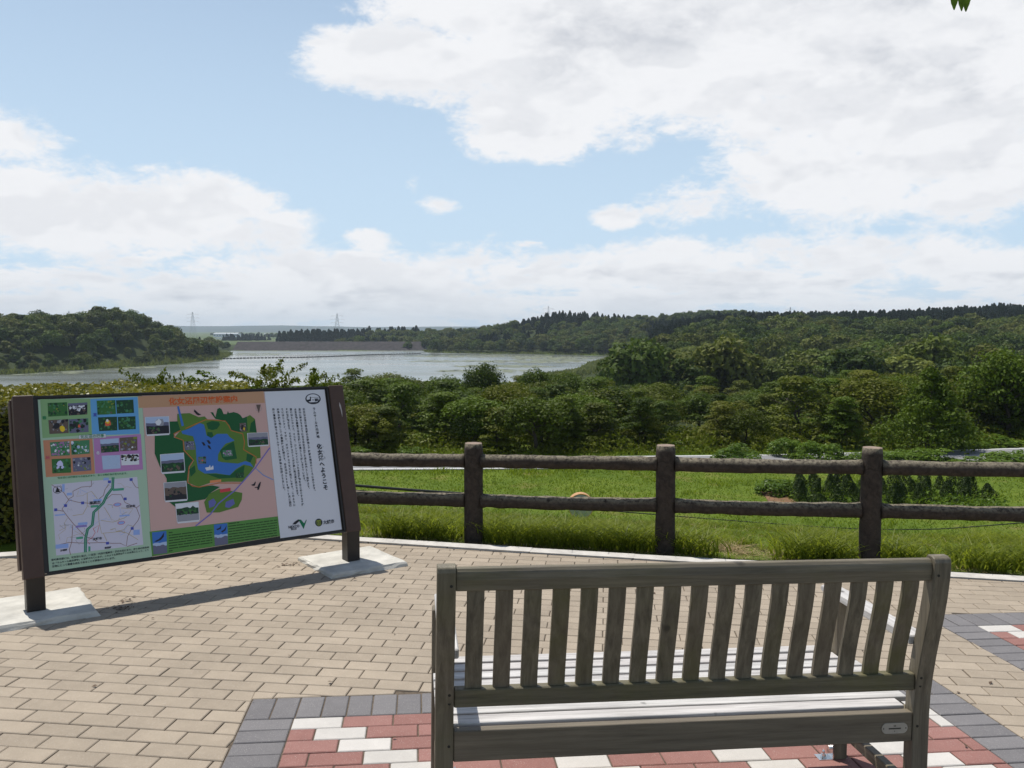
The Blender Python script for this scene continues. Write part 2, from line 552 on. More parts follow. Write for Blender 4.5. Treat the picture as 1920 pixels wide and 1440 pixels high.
def ground_mat():
    m_, t, out = mat_new('ground')
    b = t.n('ShaderNodeBsdfPrincipled')
    b.inputs['Roughness'].default_value = 0.95
    b.inputs['Specular IOR Level'].default_value = 0.1
    geo = t.n('ShaderNodeNewGeometry')
    P = geo.outputs['Position']
    zone = t.n('ShaderNodeAttribute', attribute_name='tint').outputs['Fac']   # 0 woodland floor, 0.5 lawn, 1 paddy field
    n1 = t.noise(P, 0.35, 6.0, 0.65)
    n2 = t.noise(P, 5.0, 5.0, 0.7)
    n3 = t.noise(P, 0.02, 3.0, 0.5)
    wood = t.mix(n2, (0.020, 0.030, 0.009), (0.045, 0.058, 0.018))
    lawn = t.mix(t.rng(n1, 0.3, 0.7), (0.075, 0.120, 0.012), (0.145, 0.190, 0.022))
    lawn = t.mix(t.rng(n2, 0.35, 0.75, 0.0, 0.6), lawn, (0.045, 0.082, 0.012))
    lawn = t.mix(t.rng(t.noise(P, 0.7, 5.0, 0.7), 0.56, 0.72, 0.0, 0.75), lawn, (0.17, 0.14, 0.05))
    field = t.mix(t.rng(n3, 0.4, 0.6), (0.060, 0.095, 0.030), (0.11, 0.13, 0.06))
    c = t.mix(t.rng(zone, 0.1, 0.5), wood, lawn)
    c = t.mix(t.rng(zone, 0.5, 1.0), c, field)
    t.l(c, b.inputs['Base Color'])
    bp = t.n('ShaderNodeBump')
    bp.inputs['Strength'].default_value = 0.6
    bp.inputs['Distance'].default_value = 0.08
    t.l(n2, bp.inputs['Height'])
    t.l(bp.outputs[0], b.inputs['Normal'])
    t.l(b.outputs[0], out.inputs[0])
    return m_


def water_mat():
    m_, t, out = mat_new('lake_water')
    b = t.n('ShaderNodeBsdfPrincipled')
    b.inputs['Base Color'].default_value = (0.165, 0.18, 0.165, 1)
    b.inputs['Roughness'].default_value = 0.26
    b.inputs['IOR'].default_value = 1.33
    geo = t.n('ShaderNodeNewGeometry')
    P = geo.outputs['Position']
    nn = t.noise(P, 0.6, 4.0, 0.6)
    calm = t.rng(t.noise(t.vmul(P, (0.4, 1.0, 1.0)), 0.012, 4.0, 0.6), 0.35, 0.65, 0.15, 1.0)
    bp = t.n('ShaderNodeBump')
    bp.inputs['Distance'].default_value = 0.05
    t.l(t.m('MULTIPLY', calm, 0.45), bp.inputs['Strength'])
    t.l(nn, bp.inputs['Height'])
    t.l(t.rng(t.noise(t.vmul(P, (0.25, 1.0, 1.0)), 0.02, 5.0, 0.6), 0.4, 0.62, 0.12, 0.34), b.inputs['Roughness'])
    t.l(bp.outputs[0], b.inputs['Normal'])
    t.l(b.outputs[0], out.inputs[0])
    return m_


M['ground'] = ground_mat()
M['water'] = water_mat()
M['lilypad'] = simple('lily_pads', (0.12, 0.135, 0.06), 0.5, var=0.4, scale=0.2)
M['reed'] = leaf_mat('reed_leaf', (0.075, 0.100, 0.025), (0.160, 0.180, 0.050), 0.3, 0.5, 0.3)

# ------------------------------------------------------------------ the land
# the paved viewpoint falls about one degree towards the lake
RP = Matrix(((0.999934356, 0.000552617, 0.0114445536), (-0.000747712, 0.999854363, 0.0170497377), (-0.0114334649, -0.0170571757, 0.999789142)))
PM = Matrix.Translation((0, 0, EYE)) @ RP.to_4x4() @ Matrix.Translation((0, 0, -EYE))
NRM = RP @ Vector((0, 0, 1))


def gz(x, y):
    return EYE + (-EYE - NRM.x * x - NRM.y * y) / NRM.z


def sm(t):
    t = np.clip(t, 0, 1)
    return t * t * (3 - 2 * t)


LAKE = np.array([(-330, 300), (-250, 318), (-199, 330), (-191, 363), (-177, 411), (-172, 436), (-172, 497), (-200, 603), (-233, 675), (-226, 708),
                 (-76, 709), (-65, 644), (-23, 616), (15, 603), (65, 567), (84, 556), (59, 515), (39, 436), (30, 378), (20, 346), (4, 333), (10, 300),
                 (0, 285), (-60, 268), (-150, 236), (-260, 228), (-360, 255)], float)
WATER_Z = -16.5
PLAIN = 5.2    # lawn lies this far below the plaza


def lake_sd(x, y):
    """signed distance, positive inside the lake"""
    d = np.full(x.shape, 1e9)
    inside = np.zeros(x.shape, bool)
    n = len(LAKE)
    for i in range(n):
        ax, ay = LAKE[i]
        bx, by = LAKE[(i + 1) % n]
        ex, ey = bx - ax, by - ay
        t = np.clip(((x - ax) * ex + (y - ay) * ey) / (ex * ex + ey * ey), 0, 1)
        d = np.minimum(d, np.hypot(x - ax - t * ex, y - ay - t * ey))
        c = ((ay > y) != (by > y)) & (x < (bx - ax) * (y - ay) / (by - ay + 1e-12) + ax)
        inside ^= c
    return np.where(inside, d, -d)


def gauss(x, y, cx, cy, sx, sy, a):
    return a * np.exp(-((x - cx) / sx) ** 2 - ((y - cy) / sy) ** 2)


SG_X, SG_Y, SG_S = np.arange(-560, 261, 4.0), np.arange(100, 861, 4.0), 4.0
_gx, _gy = np.meshgrid(SG_X, SG_Y)
SG = lake_sd(_gx, _gy)


def lake_sd_fast(x, y):
    fx = np.clip((x - SG_X[0]) / SG_S, 0, len(SG_X) - 1.001)
    fy = np.clip((y - SG_Y[0]) / SG_S, 0, len(SG_Y) - 1.001)
    ix, iy = fx.astype(int), fy.astype(int)
    tx, ty = fx - ix, fy - iy
    d = (SG[iy, ix] * (1 - tx) + SG[iy, ix + 1] * tx) * (1 - ty) + (SG[iy + 1, ix] * (1 - tx) + SG[iy + 1, ix + 1] * tx) * ty
    return d - np.hypot(x - np.clip(x, SG_X[0], SG_X[-1]), y - np.clip(y, SG_Y[0], SG_Y[-1]))


def land(x, y):
    x = np.asarray(x, float)
    y = np.asarray(y, float)
    xc, yc = np.clip(x, -14, 14), np.clip(y, -30, 9)
    e = y + 0.19 * xc - 7.2
    near = EYE + (-EYE - NRM.x * np.clip(x, -30, 30) - NRM.y * yc) / NRM.z - 0.03
    z = near + (-PLAIN - near) * sm(e / 9.0)
    yy = np.maximum(y, 0)
    fall = -PLAIN - 0.066 * np.maximum(yy - 48, 0)
    z = np.where(y > 48, np.maximum(fall, -14.8), z)
    r = np.hypot(x, yy)
    u = np.where(yy > 1, x / np.maximum(yy, 1), 0)
    ridge = sm((u - 0.02) / 0.26) * sm((yy - 170) / 400.0) * 17.5
    ridge = ridge + sm((u - 0.30) / 0.3) * sm((yy - 120) / 300.0) * 2.5
    z = z + ridge * (1 - sm((yy - 720) / 300))
    z = z + gauss(x, y, 45, 765, 62, 90, 19) + gauss(x, y, 190, 780, 150, 100, 6) + gauss(x, y, -40, 880, 110, 90, 7)
    z = z + gauss(x, y, -203, 432, 52, 60, 12.8) + gauss(x, y, -320, 420, 80, 75, 14) + gauss(x, y, -255, 520, 45, 60, 10) + gauss(x, y, -190, 474, 28, 42, 7.5)
    z = z + gauss(x, y, 420, 620, 110, 120, 6)
    z = z + (np.sin(x * 0.045 + 1.3) * np.sin(y * 0.037) + 0.6 * np.sin(x * 0.11 + y * 0.07)) * np.clip((yy - 120) / 200, 0, 1) * 0.9 * (1 - sm((yy - 800) / 300))
    sd = lake_sd_fast(x, y)
    lf = sm(-sd / 45.0)
    z = np.where(sd < 0, WATER_Z + 0.25 + (z - WATER_Z - 0.25) * lf, WATER_Z - 0.1 - np.minimum(sd * 0.15, 2.5))
    return z


def land1(x, y):
    return float(land(np.array([x]), np.array([y]))[0])


def build_ground():
    ang = np.concatenate([np.arange(-180, -48, 6.0), np.arange(-48, 48, 0.34), np.arange(48, 180, 6.0)])
    ang = np.radians(ang)
    rr = [0.0, 2.0, 4.0, 5.5]
    while rr[-1] < 16:
        rr.append(rr[-1] + 0.3)
    while rr[-1] < 6300:
        rr.append(rr[-1] * 1.032)
    rr = np.array(rr[1:])
    A, Rr = np.meshgrid(ang, rr)
    X, Y = np.sin(A) * Rr, np.cos(A) * Rr
    Z = land(X, Y)
    Z = np.where(Rr < 5.6, np.minimum(Z, gz(X, Y) - 0.10), Z)
    # beneath the paving the soil lies lower
    Z = np.where(paved_mask(X, Y), gz(X, Y) - 0.10, Z)
    n, m_ = X.shape
    V = np.stack([X, Y, Z], -1).reshape(-1, 3)
    V = np.concatenate([V, [[0, 0, gz(0, 0) - 0.1]]])
    i, j = np.meshgrid(np.arange(n - 1), np.arange(m_), indexing='ij')
    j2 = (j + 1) % m_
    F = np.stack([i * m_ + j, i * m_ + j2, (i + 1) * m_ + j2, (i + 1) * m_ + j], -1).reshape(-1, 4)[:, ::-1]
    sd = lake_sd_fast(X, Y)
    zone = np.where((Y < 50) & (np.abs(X) < 90), 0.5, 0.0)
    zone = np.where(Y < 12, 0.5, zone)
    zone = np.where((sd < 0) & (sd > -9), 0.3, zone)
    zone = np.where((X > 20) & (X < 75) & (Y > 335) & (Y < 430), 0.8, zone)
    zone = np.where(Y > 900, 1.0, zone)
    me = fast_mesh('ground', V, F, M['ground'], tint=np.append(zone.ravel(), 0.5), smooth=True)
    o = new_obj('ground', me, kind='structure')
    return o


# kerb line along the outer edge of the paving (plaza coordinates ~ world x, y)
KERB = [(-6.4, 4.82), (-1.66, 6.53), (0.16, 6.15), (1.63, 5.87), (6.5, 4.97)]


def kerb_y(x):
    return np.interp(x, [p[0] for p in KERB], [p[1] for p in KERB])


def paved_mask(X, Y):
    return (X > -6.6) & (X < 6.6) & (Y > -4.5) & (Y < kerb_y(X) - 0.02)


build_ground()
wv = [(-900, 150, WATER_Z), (400, 150, WATER_Z), (400, 760, WATER_Z), (-900, 760, WATER_Z)]
new_obj('lake_water', mesh('lake_water', wv, [(0, 1, 2, 3)], M['water']), kind='structure')

# wooded hills on the horizon
def far_hills(name, dist, base, profile, seed):
    xs = np.linspace(-1.25, 1.25, 260)
    V, F = [], []
    for i, u in enumerate(xs):
        h = np.interp(u, [p[0] for p in profile], [p[1] for p in profile])
        h = h + 5.0 * dist / 7000 * (noise.noise(Vector((u * 9 + seed, 0, 0))) + 0.5 * noise.noise(Vector((u * 31 + seed, 3, 0))))
        for dy, k in ((-700, 0.0), (-350, 0.55), (0, 1.0), (500, 0.7), (1000, 0.0)):
            V.append((u * dist, dist + dy, base + max(h - base, 1) * k))
    for i in range(len(xs) - 1):
        for k in range(4):
            a = i * 5 + k
            F.append((a, a + 5, a + 6, a + 1))
    return new_obj(name, mesh(name, V, F, M['farhill'], smooth=True), kind='structure')


far_hills('distant_hills', 5000.0, -18.0, [(-1.3, 40), (-0.5, 28), (-0.36, 20), (-0.27, 21), (-0.2, 17), (-0.14, 15), (0, 18), (0.4, 24), (1.3, 40)], 3.0)

# dam of grey-brown rock across the far end of the lake
def build_dam():
    mb = MB()
    for s_ in range(30):
        x0 = -236 + s_ * (168 / 30.0)
        x1 = x0 + 168 / 30.0
        def y0(x): return 704 + 4 * (x + 236) / 168
        poly = [(0, -19.0), (19, -9.3), (24, -9.3), (40, -19.0)]
        mb.prism(poly, lambda p: (x0, y0(x0) + p[0], p[1]), lambda p: (x1, y0(x1) + p[0], p[1]))
    o = mb.obj('rock_dam', M['riprap'])
    tag(o, 'low brown rock-fill dam closing the far end of the lake', 'dam')


build_dam()

# ------------------------------------------------------------------ paving
def clip(poly, nx, ny, c, keep_le=True):
    out = []
    sgn = 1 if keep_le else -1
    for i in range(len(poly)):
        a, b = poly[i], poly[(i + 1) % len(poly)]
        da, db = sgn * (nx * a[0] + ny * a[1] - c), sgn * (nx * b[0] + ny * b[1] - c)
        if da <= 0:
            out.append(a)
        if (da < 0 < db) or (db < 0 < da):
            t = da / (da - db)
            out.append((a[0] + (b[0] - a[0]) * t, a[1] + (b[1] - a[1]) * t))
    return out


def area(p):
    return 0.5 * sum(p[i][0] * p[(i + 1) % len(p)][1] - p[(i + 1) % len(p)][0] * p[i][1] for i in range(len(p)))


def inset(poly, d):
    n = len(poly)
    out = []
    for i in range(n):
        p0, p1, p2 = Vector(poly[i - 1]), Vector(poly[i]), Vector(poly[(i + 1) % n])
        e1, e2 = (p1 - p0), (p2 - p1)
        if e1.length < 1e-5 or e2.length < 1e-5:
            return None
        e1.normalize(); e2.normalize()
        n1, n2 = Vector((-e1.y, e1.x)), Vector((-e2.y, e2.x))
        k = 1 + n1.dot(n2)
        if k < 0.15:
            return None
        q = p1 + (n1 + n2) * (d / k)
        out.append((q.x, q.y))
    if area(out) < 0.00015:
        return None
    return out


def paver_geo(poly, z):
    """block with a worn chamfer round its top: returns verts, faces"""
    top = inset(poly, 0.0036)
    if top is None:
        return None
    n = len(poly)
    vs = [(p[0], p[1], z - 0.04) for p in poly] + [(p[0], p[1], z - 0.003) for p in poly] + [(p[0], p[1], z) for p in top]
    fs = [tuple(range(2 * n, 3 * n))]
    for r in range(2):
        for i in range(n):
            fs.append((r * n + i, r * n + (i + 1) % n, (r + 1) * n + (i + 1) % n, (r + 1) * n + i))
    return vs, fs


TO, TA = (-1.13405, 4.18846), -0.110088       # tan bond: origin and direction
BO, BA = (-1.08858, 3.50546), 0.111257        # patterned panels
BDIR = (math.cos(BA), math.sin(BA))
BDN = (math.sin(BA), -math.cos(BA))           # towards the camera


def panel_xy(a, b):
    return (BO[0] + a * BDIR[0] + b * BDN[0], BO[1] + a * BDIR[1] + b * BDN[1])


PANELS_AB = [(0.0, 0.0, 3.06, 2.6), (3.56, -0.84, 6.62, 1.9)]     # a0, b0, a1, b1


def clip_to_kerb(poly):
    (xa, ya), (xb, yb), (xc, yc) = KERB[0], KERB[1], KERB[1]
    segs = [(KERB[0], KERB[1]), (KERB[1], KERB[2]), (KERB[2], KERB[4])]
    for (p, q) in segs[:1] + [(KERB[1], KERB[4])]:
        dx, dy = q[0] - p[0], q[1] - p[1]
        L = math.hypot(dx, dy)
        nx, ny = -dy / L, dx / L
        poly = clip(poly, nx, ny, nx * p[0] + ny * p[1] - 0.115)
        if len(poly) < 3:
            return []
    return poly


def outside_panel(poly, pan):
    a0, b0, a1, b1 = pan
    res = []
    full = poly
    ca = BDIR[0] * BO[0] + BDIR[1] * BO[1]
    cb = BDN[0] * BO[0] + BDN[1] * BO[1]
    g = 0.003
    tests = [(BDIR, ca + a0 - g, True), (BDIR, ca + a1 + g, False), (BDN, cb + b0 - g, True), (BDN, cb + b1 + g, False)]
    rest = poly
    for nrm, c, le in tests:
        if len(rest) < 3:
            break
        o = clip(rest, nrm[0], nrm[1], c, le)
        if len(o) >= 3 and abs(area(o)) > 0.0003:
            res.append(o)
        rest = clip(rest, nrm[0], nrm[1], c, not le)
    if len(rest) < 3 or abs(area(rest)) < 1e-6:
        return [full]
    return res


def build_paving():
    bed = [(-6.6, -4.5), (6.6, -4.5), (6.6, 4.9), (1.63, 5.80), (-1.66, 6.46), (-6.6, 4.68)]
    mb = MB()
    n = len(bed)
    mb.add([(p[0], p[1], -0.0065) for p in bed] + [(p[0], p[1], -0.3) for p in bed], [tuple(range(n))] + [(i, n + i, n + (i + 1) % n, (i + 1) % n) for i in range(n)])
    root = mb.obj('brick_pavement', M['sand'], mw=PM, kind='structure')
    ct, st_ = math.cos(TA), math.sin(TA)
    half = 0.0023
    polys = []
    for r in range(-26, 75):
        for c in range(-45, 45):
            a0 = c * 0.2 + (0.1 if r % 2 else 0.0)
            b0 = r * 0.0996
            ax0, ax1, bx0, bx1 = a0 + half, a0 + 0.2 - half, b0 + half, b0 + 0.0996 - half
            jit = [RN.uniform(-0.0012, 0.0012) for _ in range(2)]
            q = []
            for a, b in ((ax0, bx1), (ax1, bx1), (ax1, bx0), (ax0, bx0)):
                a += jit[0]; b += jit[1]
                q.append((TO[0] + a * ct + b * st_, TO[1] + a * st_ - b * ct))
            cx, cy = sum(p[0] for p in q) / 4, sum(p[1] for p in q) / 4
            if not (-5.8 < cx < 5.6 and 0.9 < cy < 6.7):
                continue
            if cy > kerb_y(cx) + 0.2:
                continue
            q = clip_to_kerb(q)
            if len(q) < 3:
                continue
            parts = [q]
            for pan in PANELS_AB:
                parts = [o for p in parts for o in outside_panel(p, pan)]
            for p in parts:
                if area(p) < 0:
                    p = p[::-1]
                if area(p) > 0.0005:
                    pc = (sum(v[0] for v in p) / len(p), sum(v[1] for v in p) / len(p))
                    vis = abs(pc[0]) < 0.62 * pc[1] and pc[1] > 2.85 and not (-0.12 < pc[0] - 0.135 * pc[1] and pc[0] / pc[1] < 0.5 and pc[1] < 3.2)
                    polys.append((pc, p, vis))
    polys.sort(key=lambda k: (not k[2], k[0][1]))
    full_me = {}
    cnt = 0
    RV, RF, RT = [], [], []
    for pc, p, vis in polys:
        z = RN.uniform(-0.0010, 0.0010)
        if vis and cnt < 300:
            loc = [(v[0] - pc[0], v[1] - pc[1]) for v in p]
            isfull = len(p) == 4 and abs(area(p) - (0.2 - 2 * half) * (0.0996 - 2 * half)) < 1e-5
            if isfull and 'm' in full_me:
                me = full_me['m']
            else:
                gq = paver_geo(loc, 0.0)
                if gq is None:
                    continue
                me = mesh('paver', gq[0], gq[1], M['tan'])
                if isfull:
                    full_me['m'] = me
            o = new_obj('paver', me, root)
            o.location = (pc[0], pc[1], z)
            o.rotation_euler = (RN.gauss(0, 0.0025), RN.gauss(0, 0.002), RN.gauss(0, 0.0025))
            cnt += 1
        else:
            gq = paver_geo(p, z)
            if gq is None:
                continue
            b = len(RV)
            RV += gq[0]
            RF += [tuple(i + b for i in f) for f in gq[1]]
            RT += [RN.random()] * len(gq[0])
    me = mesh('tan_paving_bond', RV, RF, M['tan_rest'])
    a = me.attributes.new('tint', 'FLOAT', 'POINT')
    a.data.foreach_set('value', RT)
    new_obj('paver_field', me, root, kind='stuff')

    # patterned panels: grey soldier border, red blocks, white diagonals
    for pi_, (a0, b0, a1, b1) in enumerate(PANELS_AB):
        pb = MB()
        qs = [panel_xy(a0, b0), panel_xy(a1, b0), panel_xy(a1, b1), panel_xy(a0, b1)]
        pb.add([(q[0], q[1], -0.0055) for q in qs], [(3, 2, 1, 0)])
        pr = pb.obj('patterned_paving', M['sand'], mw=PM, kind='structure')
        W = a1 - a0
        items = []
        nb = int(round(W / 0.102))
        wd = W / nb
        for i in range(nb):
            items.append(('grey', i * wd, 0.0, (i + 1) * wd, 0.2))
        rows = int((min(b1 - b0, 1.5) - 0.2) / 0.1)
        for r in range(rows):
            y0 = 0.2 + 0.1 * r
            items.append(('grey', 0.0, y0, 0.2, y0 + 0.1))
            items.append(('grey', W - 0.2, y0, W, y0 + 0.1))
            a = 0.2 - (0.1 if r % 2 else 0.0)
            while a < W - 0.2 - 0.02:
                s0, s1 = max(a, 0.2), min(a + 0.2, W - 0.2)
                if s1 - s0 > 0.03:
                    k = round((a - 0.2 - 0.1 * r) / 0.1)
                    items.append(('white' if k % 6 == 0 else 'red', s0, y0, s1, y0 + 0.1))
                a += 0.2
        cache = {}
        for kind, x0, y0, x1, y1 in items:
            w_, h_ = x1 - x0 - 0.0056, y1 - y0 - 0.0056
            key = (kind, round(w_, 3), round(h_, 3))
            if key not in cache:
                q = [(-w_ / 2 * BDIR[0] - sy * h_ / 2 * BDN[0], -w_ / 2 * BDIR[1] - sy * h_ / 2 * BDN[1]) for sy in ()]
                q = []
                for sa, sb in ((-1, 1), (1, 1), (1, -1), (-1, -1)):
                    q.append((sa * w_ / 2 * BDIR[0] + sb * h_ / 2 * BDN[0], sa * w_ / 2 * BDIR[1] + sb * h_ / 2 * BDN[1]))
                g_ = paver_geo(q, 0.0)
                cache[key] = mesh(kind + '_paver', g_[0], g_[1], M[kind])
            c = panel_xy(a0 + (x0 + x1) / 2, b0 + (y0 + y1) / 2)
            o = new_obj(kind + '_paver', cache[key], pr)
            o.location = (c[0], c[1], RN.uniform(-0.001, 0.0012))
            o.rotation_euler = (RN.gauss(0, 0.003), RN.gauss(0, 0.003), RN.gauss(0, 0.004))
    return root


build_paving()

# kerb stones along the edge
def build_kerb():
    root = None
    mb = MB()
    pts = KERB
    path = []
    for i in range(len(pts) - 1):
        p, q = Vector(pts[i]), Vector(pts[i + 1])
        L = (q - p).length
        n = max(1, round(L / 0.6))
        for k in range(n):
            path.append((p + (q - p) * (k / n), p + (q - p) * ((k + 1) / n)))
    mb.box((-6.4, 4.70, -0.3), (-6.2, 4.76, -0.12))
    root = mb.obj('kerb', M['kerb'], mw=PM, kind='structure')
    for p, q in path:
        d = (q - p).normalized()
        nn = Vector((d.y, -d.x))
        g = 0.0025
        a, b = p + d * g, q - d * g
        kb = MB()
        vs = []
        c = (a + b) / 2
        for zz in (-0.25, 0.012):
            for s_, e_ in ((a, 0.0), (b, 0.0), (b, 0.11), (a, 0.11)):
                v = s_ + nn * e_ - c
                vs.append((v.x, v.y, zz))
        kb.add(vs, [(3, 2, 1, 0)[::-1], (4, 5, 6, 7)[::-1], (0, 1, 5, 4), (1, 2, 6, 5), (2, 3, 7, 6), (3, 0, 4, 7)])
        me = mesh('kerb_stone', kb.v, kb.f, M['kerb'], bevel=0.008, segs=2)
        bm = bmesh.new(); bm.from_mesh(me); bmesh.ops.recalc_face_normals(bm, faces=bm.faces); bm.to_mesh(me); bm.free()
        o = new_obj('kerb_stone', me, root)
        o.location = (c.x, c.y, RN.uniform(-0.002, 0.003))


build_kerb()

# the road below, beyond the lawn
ROAD = [(-70, 36.0), (-30, 38.6), (-8, 39.6), (4, 40.0), (14, 40.7), (24, 42.2), (34, 44.2), (60, 48.5)]
ROAD_W = 3.9


def road_near(x):
    return np.interp(x, [p[0] for p in ROAD], [p[1] for p in ROAD])


def build_road():
    P = ROAD
    def strip(off0, off1, z, name, m_, parent=None):
        V, F = [], []
        for i, p in enumerate(P):
            a = Vector(P[max(i - 1, 0)]); b = Vector(P[min(i + 1, len(P) - 1)])
            d = (b - a).normalized(); nn = Vector((-d.y, d.x))
            for o_ in (off0, off1):
                q = Vector(p) + nn * o_
                V.append((q.x, q.y, z))
        for i in range(len(P) - 1):
            F.append((2 * i, 2 * i + 2, 2 * i + 3, 2 * i + 1))
        return new_obj(name, mesh(name, V, F, m_), parent, None if parent else 'structure')
    r = strip(0.0, ROAD_W, -PLAIN + 0.035, 'road', M['asphalt'])
    strip(0.18, 0.33, -PLAIN + 0.041, 'edge_line', M['line'], r)
    strip(3.58, 3.72, -PLAIN + 0.041, 'edge_line', M['line'], r)
    strip(1.88, 2.0, -PLAIN + 0.041, 'centre_line', M['line'], r)


build_road()

# ------------------------------------------------------------------ information board
U = Vector((math.cos(0.6415) * math.cos(-0.0098), math.sin(0.6415) * math.cos(-0.0098), math.sin(-0.0098)))
_back = Vector((-math.sin(0.6415), math.cos(0.6415), 0))
Vv = Vector((0, 0, 1)) * math.cos(0.2801) + _back * math.sin(0.2801)
Vv = (Vv - U * Vv.dot(U)).normalized()
Nn = U.cross(Vv)
SB = Matrix((U, Vv, Nn)).transposed().to_4x4()
SB.translation = Vector((-2.557, 4.560, 0.185))
BW, BH = 1.7564, 0.9759


def slab(label, cx, cy, u0, u1, b0, b1, seed):
    c, s_ = math.cos(0.6415), math.sin(0.6415)
    z0 = gz(cx, cy)
    rr = random.Random(seed)
    n = 9
    top, bot = [], []
    ring = [(u0 + (u1 - u0) * i / n, b0) for i in range(n)] + [(u1, b0 + (b1 - b0) * i / n) for i in range(n)] + [(u1 - (u1 - u0) * i / n, b1) for i in range(n)] + [(u0, b1 - (b1 - b0) * i / n) for i in range(n)]
    vs, fs = [], []
    for lev, (ins, z) in enumerate(((0.0, -0.12), (0.0, 0.0), (0.005, 0.018), (0.016, 0.029))):
        for (a, b) in ring:
            a2 = a - math.copysign(ins, a) * 1.0 + rr.uniform(-0.006, 0.006) * (lev < 3)
            b2 = b - math.copysign(ins, b) * 1.0 + rr.uniform(-0.006, 0.006) * (lev < 3)
            X, Y = cx + a2 * c - b2 * s_, cy + a2 * s_ + b2 * c
            vs.append((X - cx, Y - cy, gz(X, Y) - z0 + z + (rr.uniform(-0.003, 0.003) if lev == 3 else 0)))
    m_ = len(ring)
    for l_ in range(3):
        for i in range(m_):
            fs.append((l_ * m_ + i, l_ * m_ + (i + 1) % m_, (l_ + 1) * m_ + (i + 1) % m_, (l_ + 1) * m_ + i))
    fs.append(tuple(range(3 * m_, 4 * m_)))
    o = new_obj('concrete_slab', mesh('concrete_slab', vs, fs, M['concrete']))
    o.location = (cx, cy, z0)
    return tag(o, label, 'concrete slab')


slab('pale concrete slab round the foot of the left board post', -2.655, 4.585, -0.60, 0.277, -0.275, 0.30, 1)
slab('pale concrete slab round the foot of the right board post nearest the fence', -1.11, 5.735, -0.30, 0.268, -0.32, 0.235, 2)

PC = dict(lightgreen=(0.40, 0.55, 0.40), spring=(0.25, 0.42, 0.19), summer=(0.13, 0.37, 0.68), autumn=(0.56, 0.24, 0.13), winter=(0.47, 0.22, 0.46),
          head=(0.54, 0.30, 0.17), pink=(0.62, 0.39, 0.35), white=(0.68, 0.68, 0.73), footgreen=(0.10, 0.27, 0.05), forest=(0.008, 0.095, 0.022), park=(0.10, 0.20, 0.025),
          lake=(0.045, 0.165, 0.52), parking=(0.13, 0.14, 0.40), redlabel=(0.62, 0.05, 0.06), orangelabel=(0.75, 0.26, 0.10), trail=(0.50, 0.15, 0.03), highway=(0.17, 0.15, 0.50),
          river=(0.13, 0.30, 0.66), black=(0.018, 0.015, 0.02), routebg=(0.62, 0.59, 0.70), expway=(0.02, 0.21, 0.13), brown=(0.26, 0.15, 0.13), ochre=(0.46, 0.36, 0.20), red=(0.55, 0.10, 0.14),
          shield=(0.06, 0.08, 0.42), paleblue=(0.30, 0.42, 0.78), violet=(0.26, 0.20, 0.50), greentag=(0.07, 0.33, 0.21), text=(0.018, 0.02, 0.03), textgreen=(0.02, 0.20, 0.07), title=(0.66, 0.12, 0.02),
          leaf=(0.04, 0.15, 0.03), darkleaf=(0.015, 0.055, 0.02), skyp=(0.42, 0.52, 0.72), dusk=(0.14, 0.14, 0.22), snow=(0.72, 0.73, 0.78), yellow=(0.80, 0.55, 0.02), redf=(0.75, 0.12, 0.05),
          pinkf=(0.36, 0.17, 0.36), whitef=(0.60, 0.60, 0.85), earth=(0.13, 0.09, 0.07), grey=(0.30, 0.30, 0.34), midgreen=(0.06, 0.22, 0.10), nexgreen=(0.0, 0.16, 0.06), olive=(0.22, 0.28, 0.03), foottext=(0.025, 0.075, 0.012))
PMAT = {k: flat('print_' + k, v, 0.38, 0.35) for k, v in PC.items()}


class Print:
    """flat printed shapes on the board, in millimetres from its lower left corner; layer lifts by 0.4 mm"""
    def __init__(s, base=0):
        s.v, s.f, s.mi, s.mats, s.base = [], [], [], [], base

    def add(s, col, poly, layer=0):
        a = sum(poly[i][0] * poly[(i + 1) % len(poly)][1] - poly[(i + 1) % len(poly)][0] * poly[i][1] for i in range(len(poly)))
        if a < 0:
            poly = poly[::-1]
        b = len(s.v)
        s.v += [(p[0] / 1000.0, p[1] / 1000.0, (s.base + layer) * 0.0004) for p in poly]
        s.f.append(tuple(range(b, b + len(poly))))
        if col not in s.mats:
            s.mats.append(col)
        s.mi.append(s.mats.index(col))

    def line(s, col, pts, w, layer=0):
        pts = [Vector(p) for p in pts]
        L, R_ = [], []
        for i, p in enumerate(pts):
            d = (pts[min(i + 1, len(pts) - 1)] - pts[max(i - 1, 0)]).normalized()
            n = Vector((-d.y, d.x)) * (w / 2)
            L.append(p + n); R_.append(p - n)
        for i in range(len(pts) - 1):
            s.add(col, [tuple(L[i]), tuple(L[i + 1]), tuple(R_[i + 1]), tuple(R_[i])], layer)

    def ell(s, col, c, rx, ry, layer=0, n=20):
        s.add(col, [(c[0] + rx * math.cos(2 * pi * i / n), c[1] + ry * math.sin(2 * pi * i / n)) for i in range(n)], layer)

    def obj(s, name, parent):
        me = mesh(name, s.v, s.f, [PMAT[c] for c in s.mats], fm=s.mi)
        return new_obj(name, me, parent)


FONT_TXT = []
def text(body, x, y, size, col, parent, L, rot=0.0, z=0.0022, align='LEFT', bold=0.0, space=1.0, name='lettering', mat=None):
    cu = bpy.data.curves.new(name, 'FONT')
    cu.body = body
    cu.size = size / 1000.0
    cu.align_x = align
    cu.space_line = space
    cu.resolution_u = 3
    cu.offset = bold / 1000.0
    cu.materials.append(mat or PMAT[col])
    o = bpy.data.objects.new(name, cu)
    COL.objects.link(o)
    FONT_TXT.append((o, name, parent, L @ Matrix.Translation((x / 1000.0, y / 1000.0, z)) @ Matrix.Rotation(rot, 4, 'Z')))


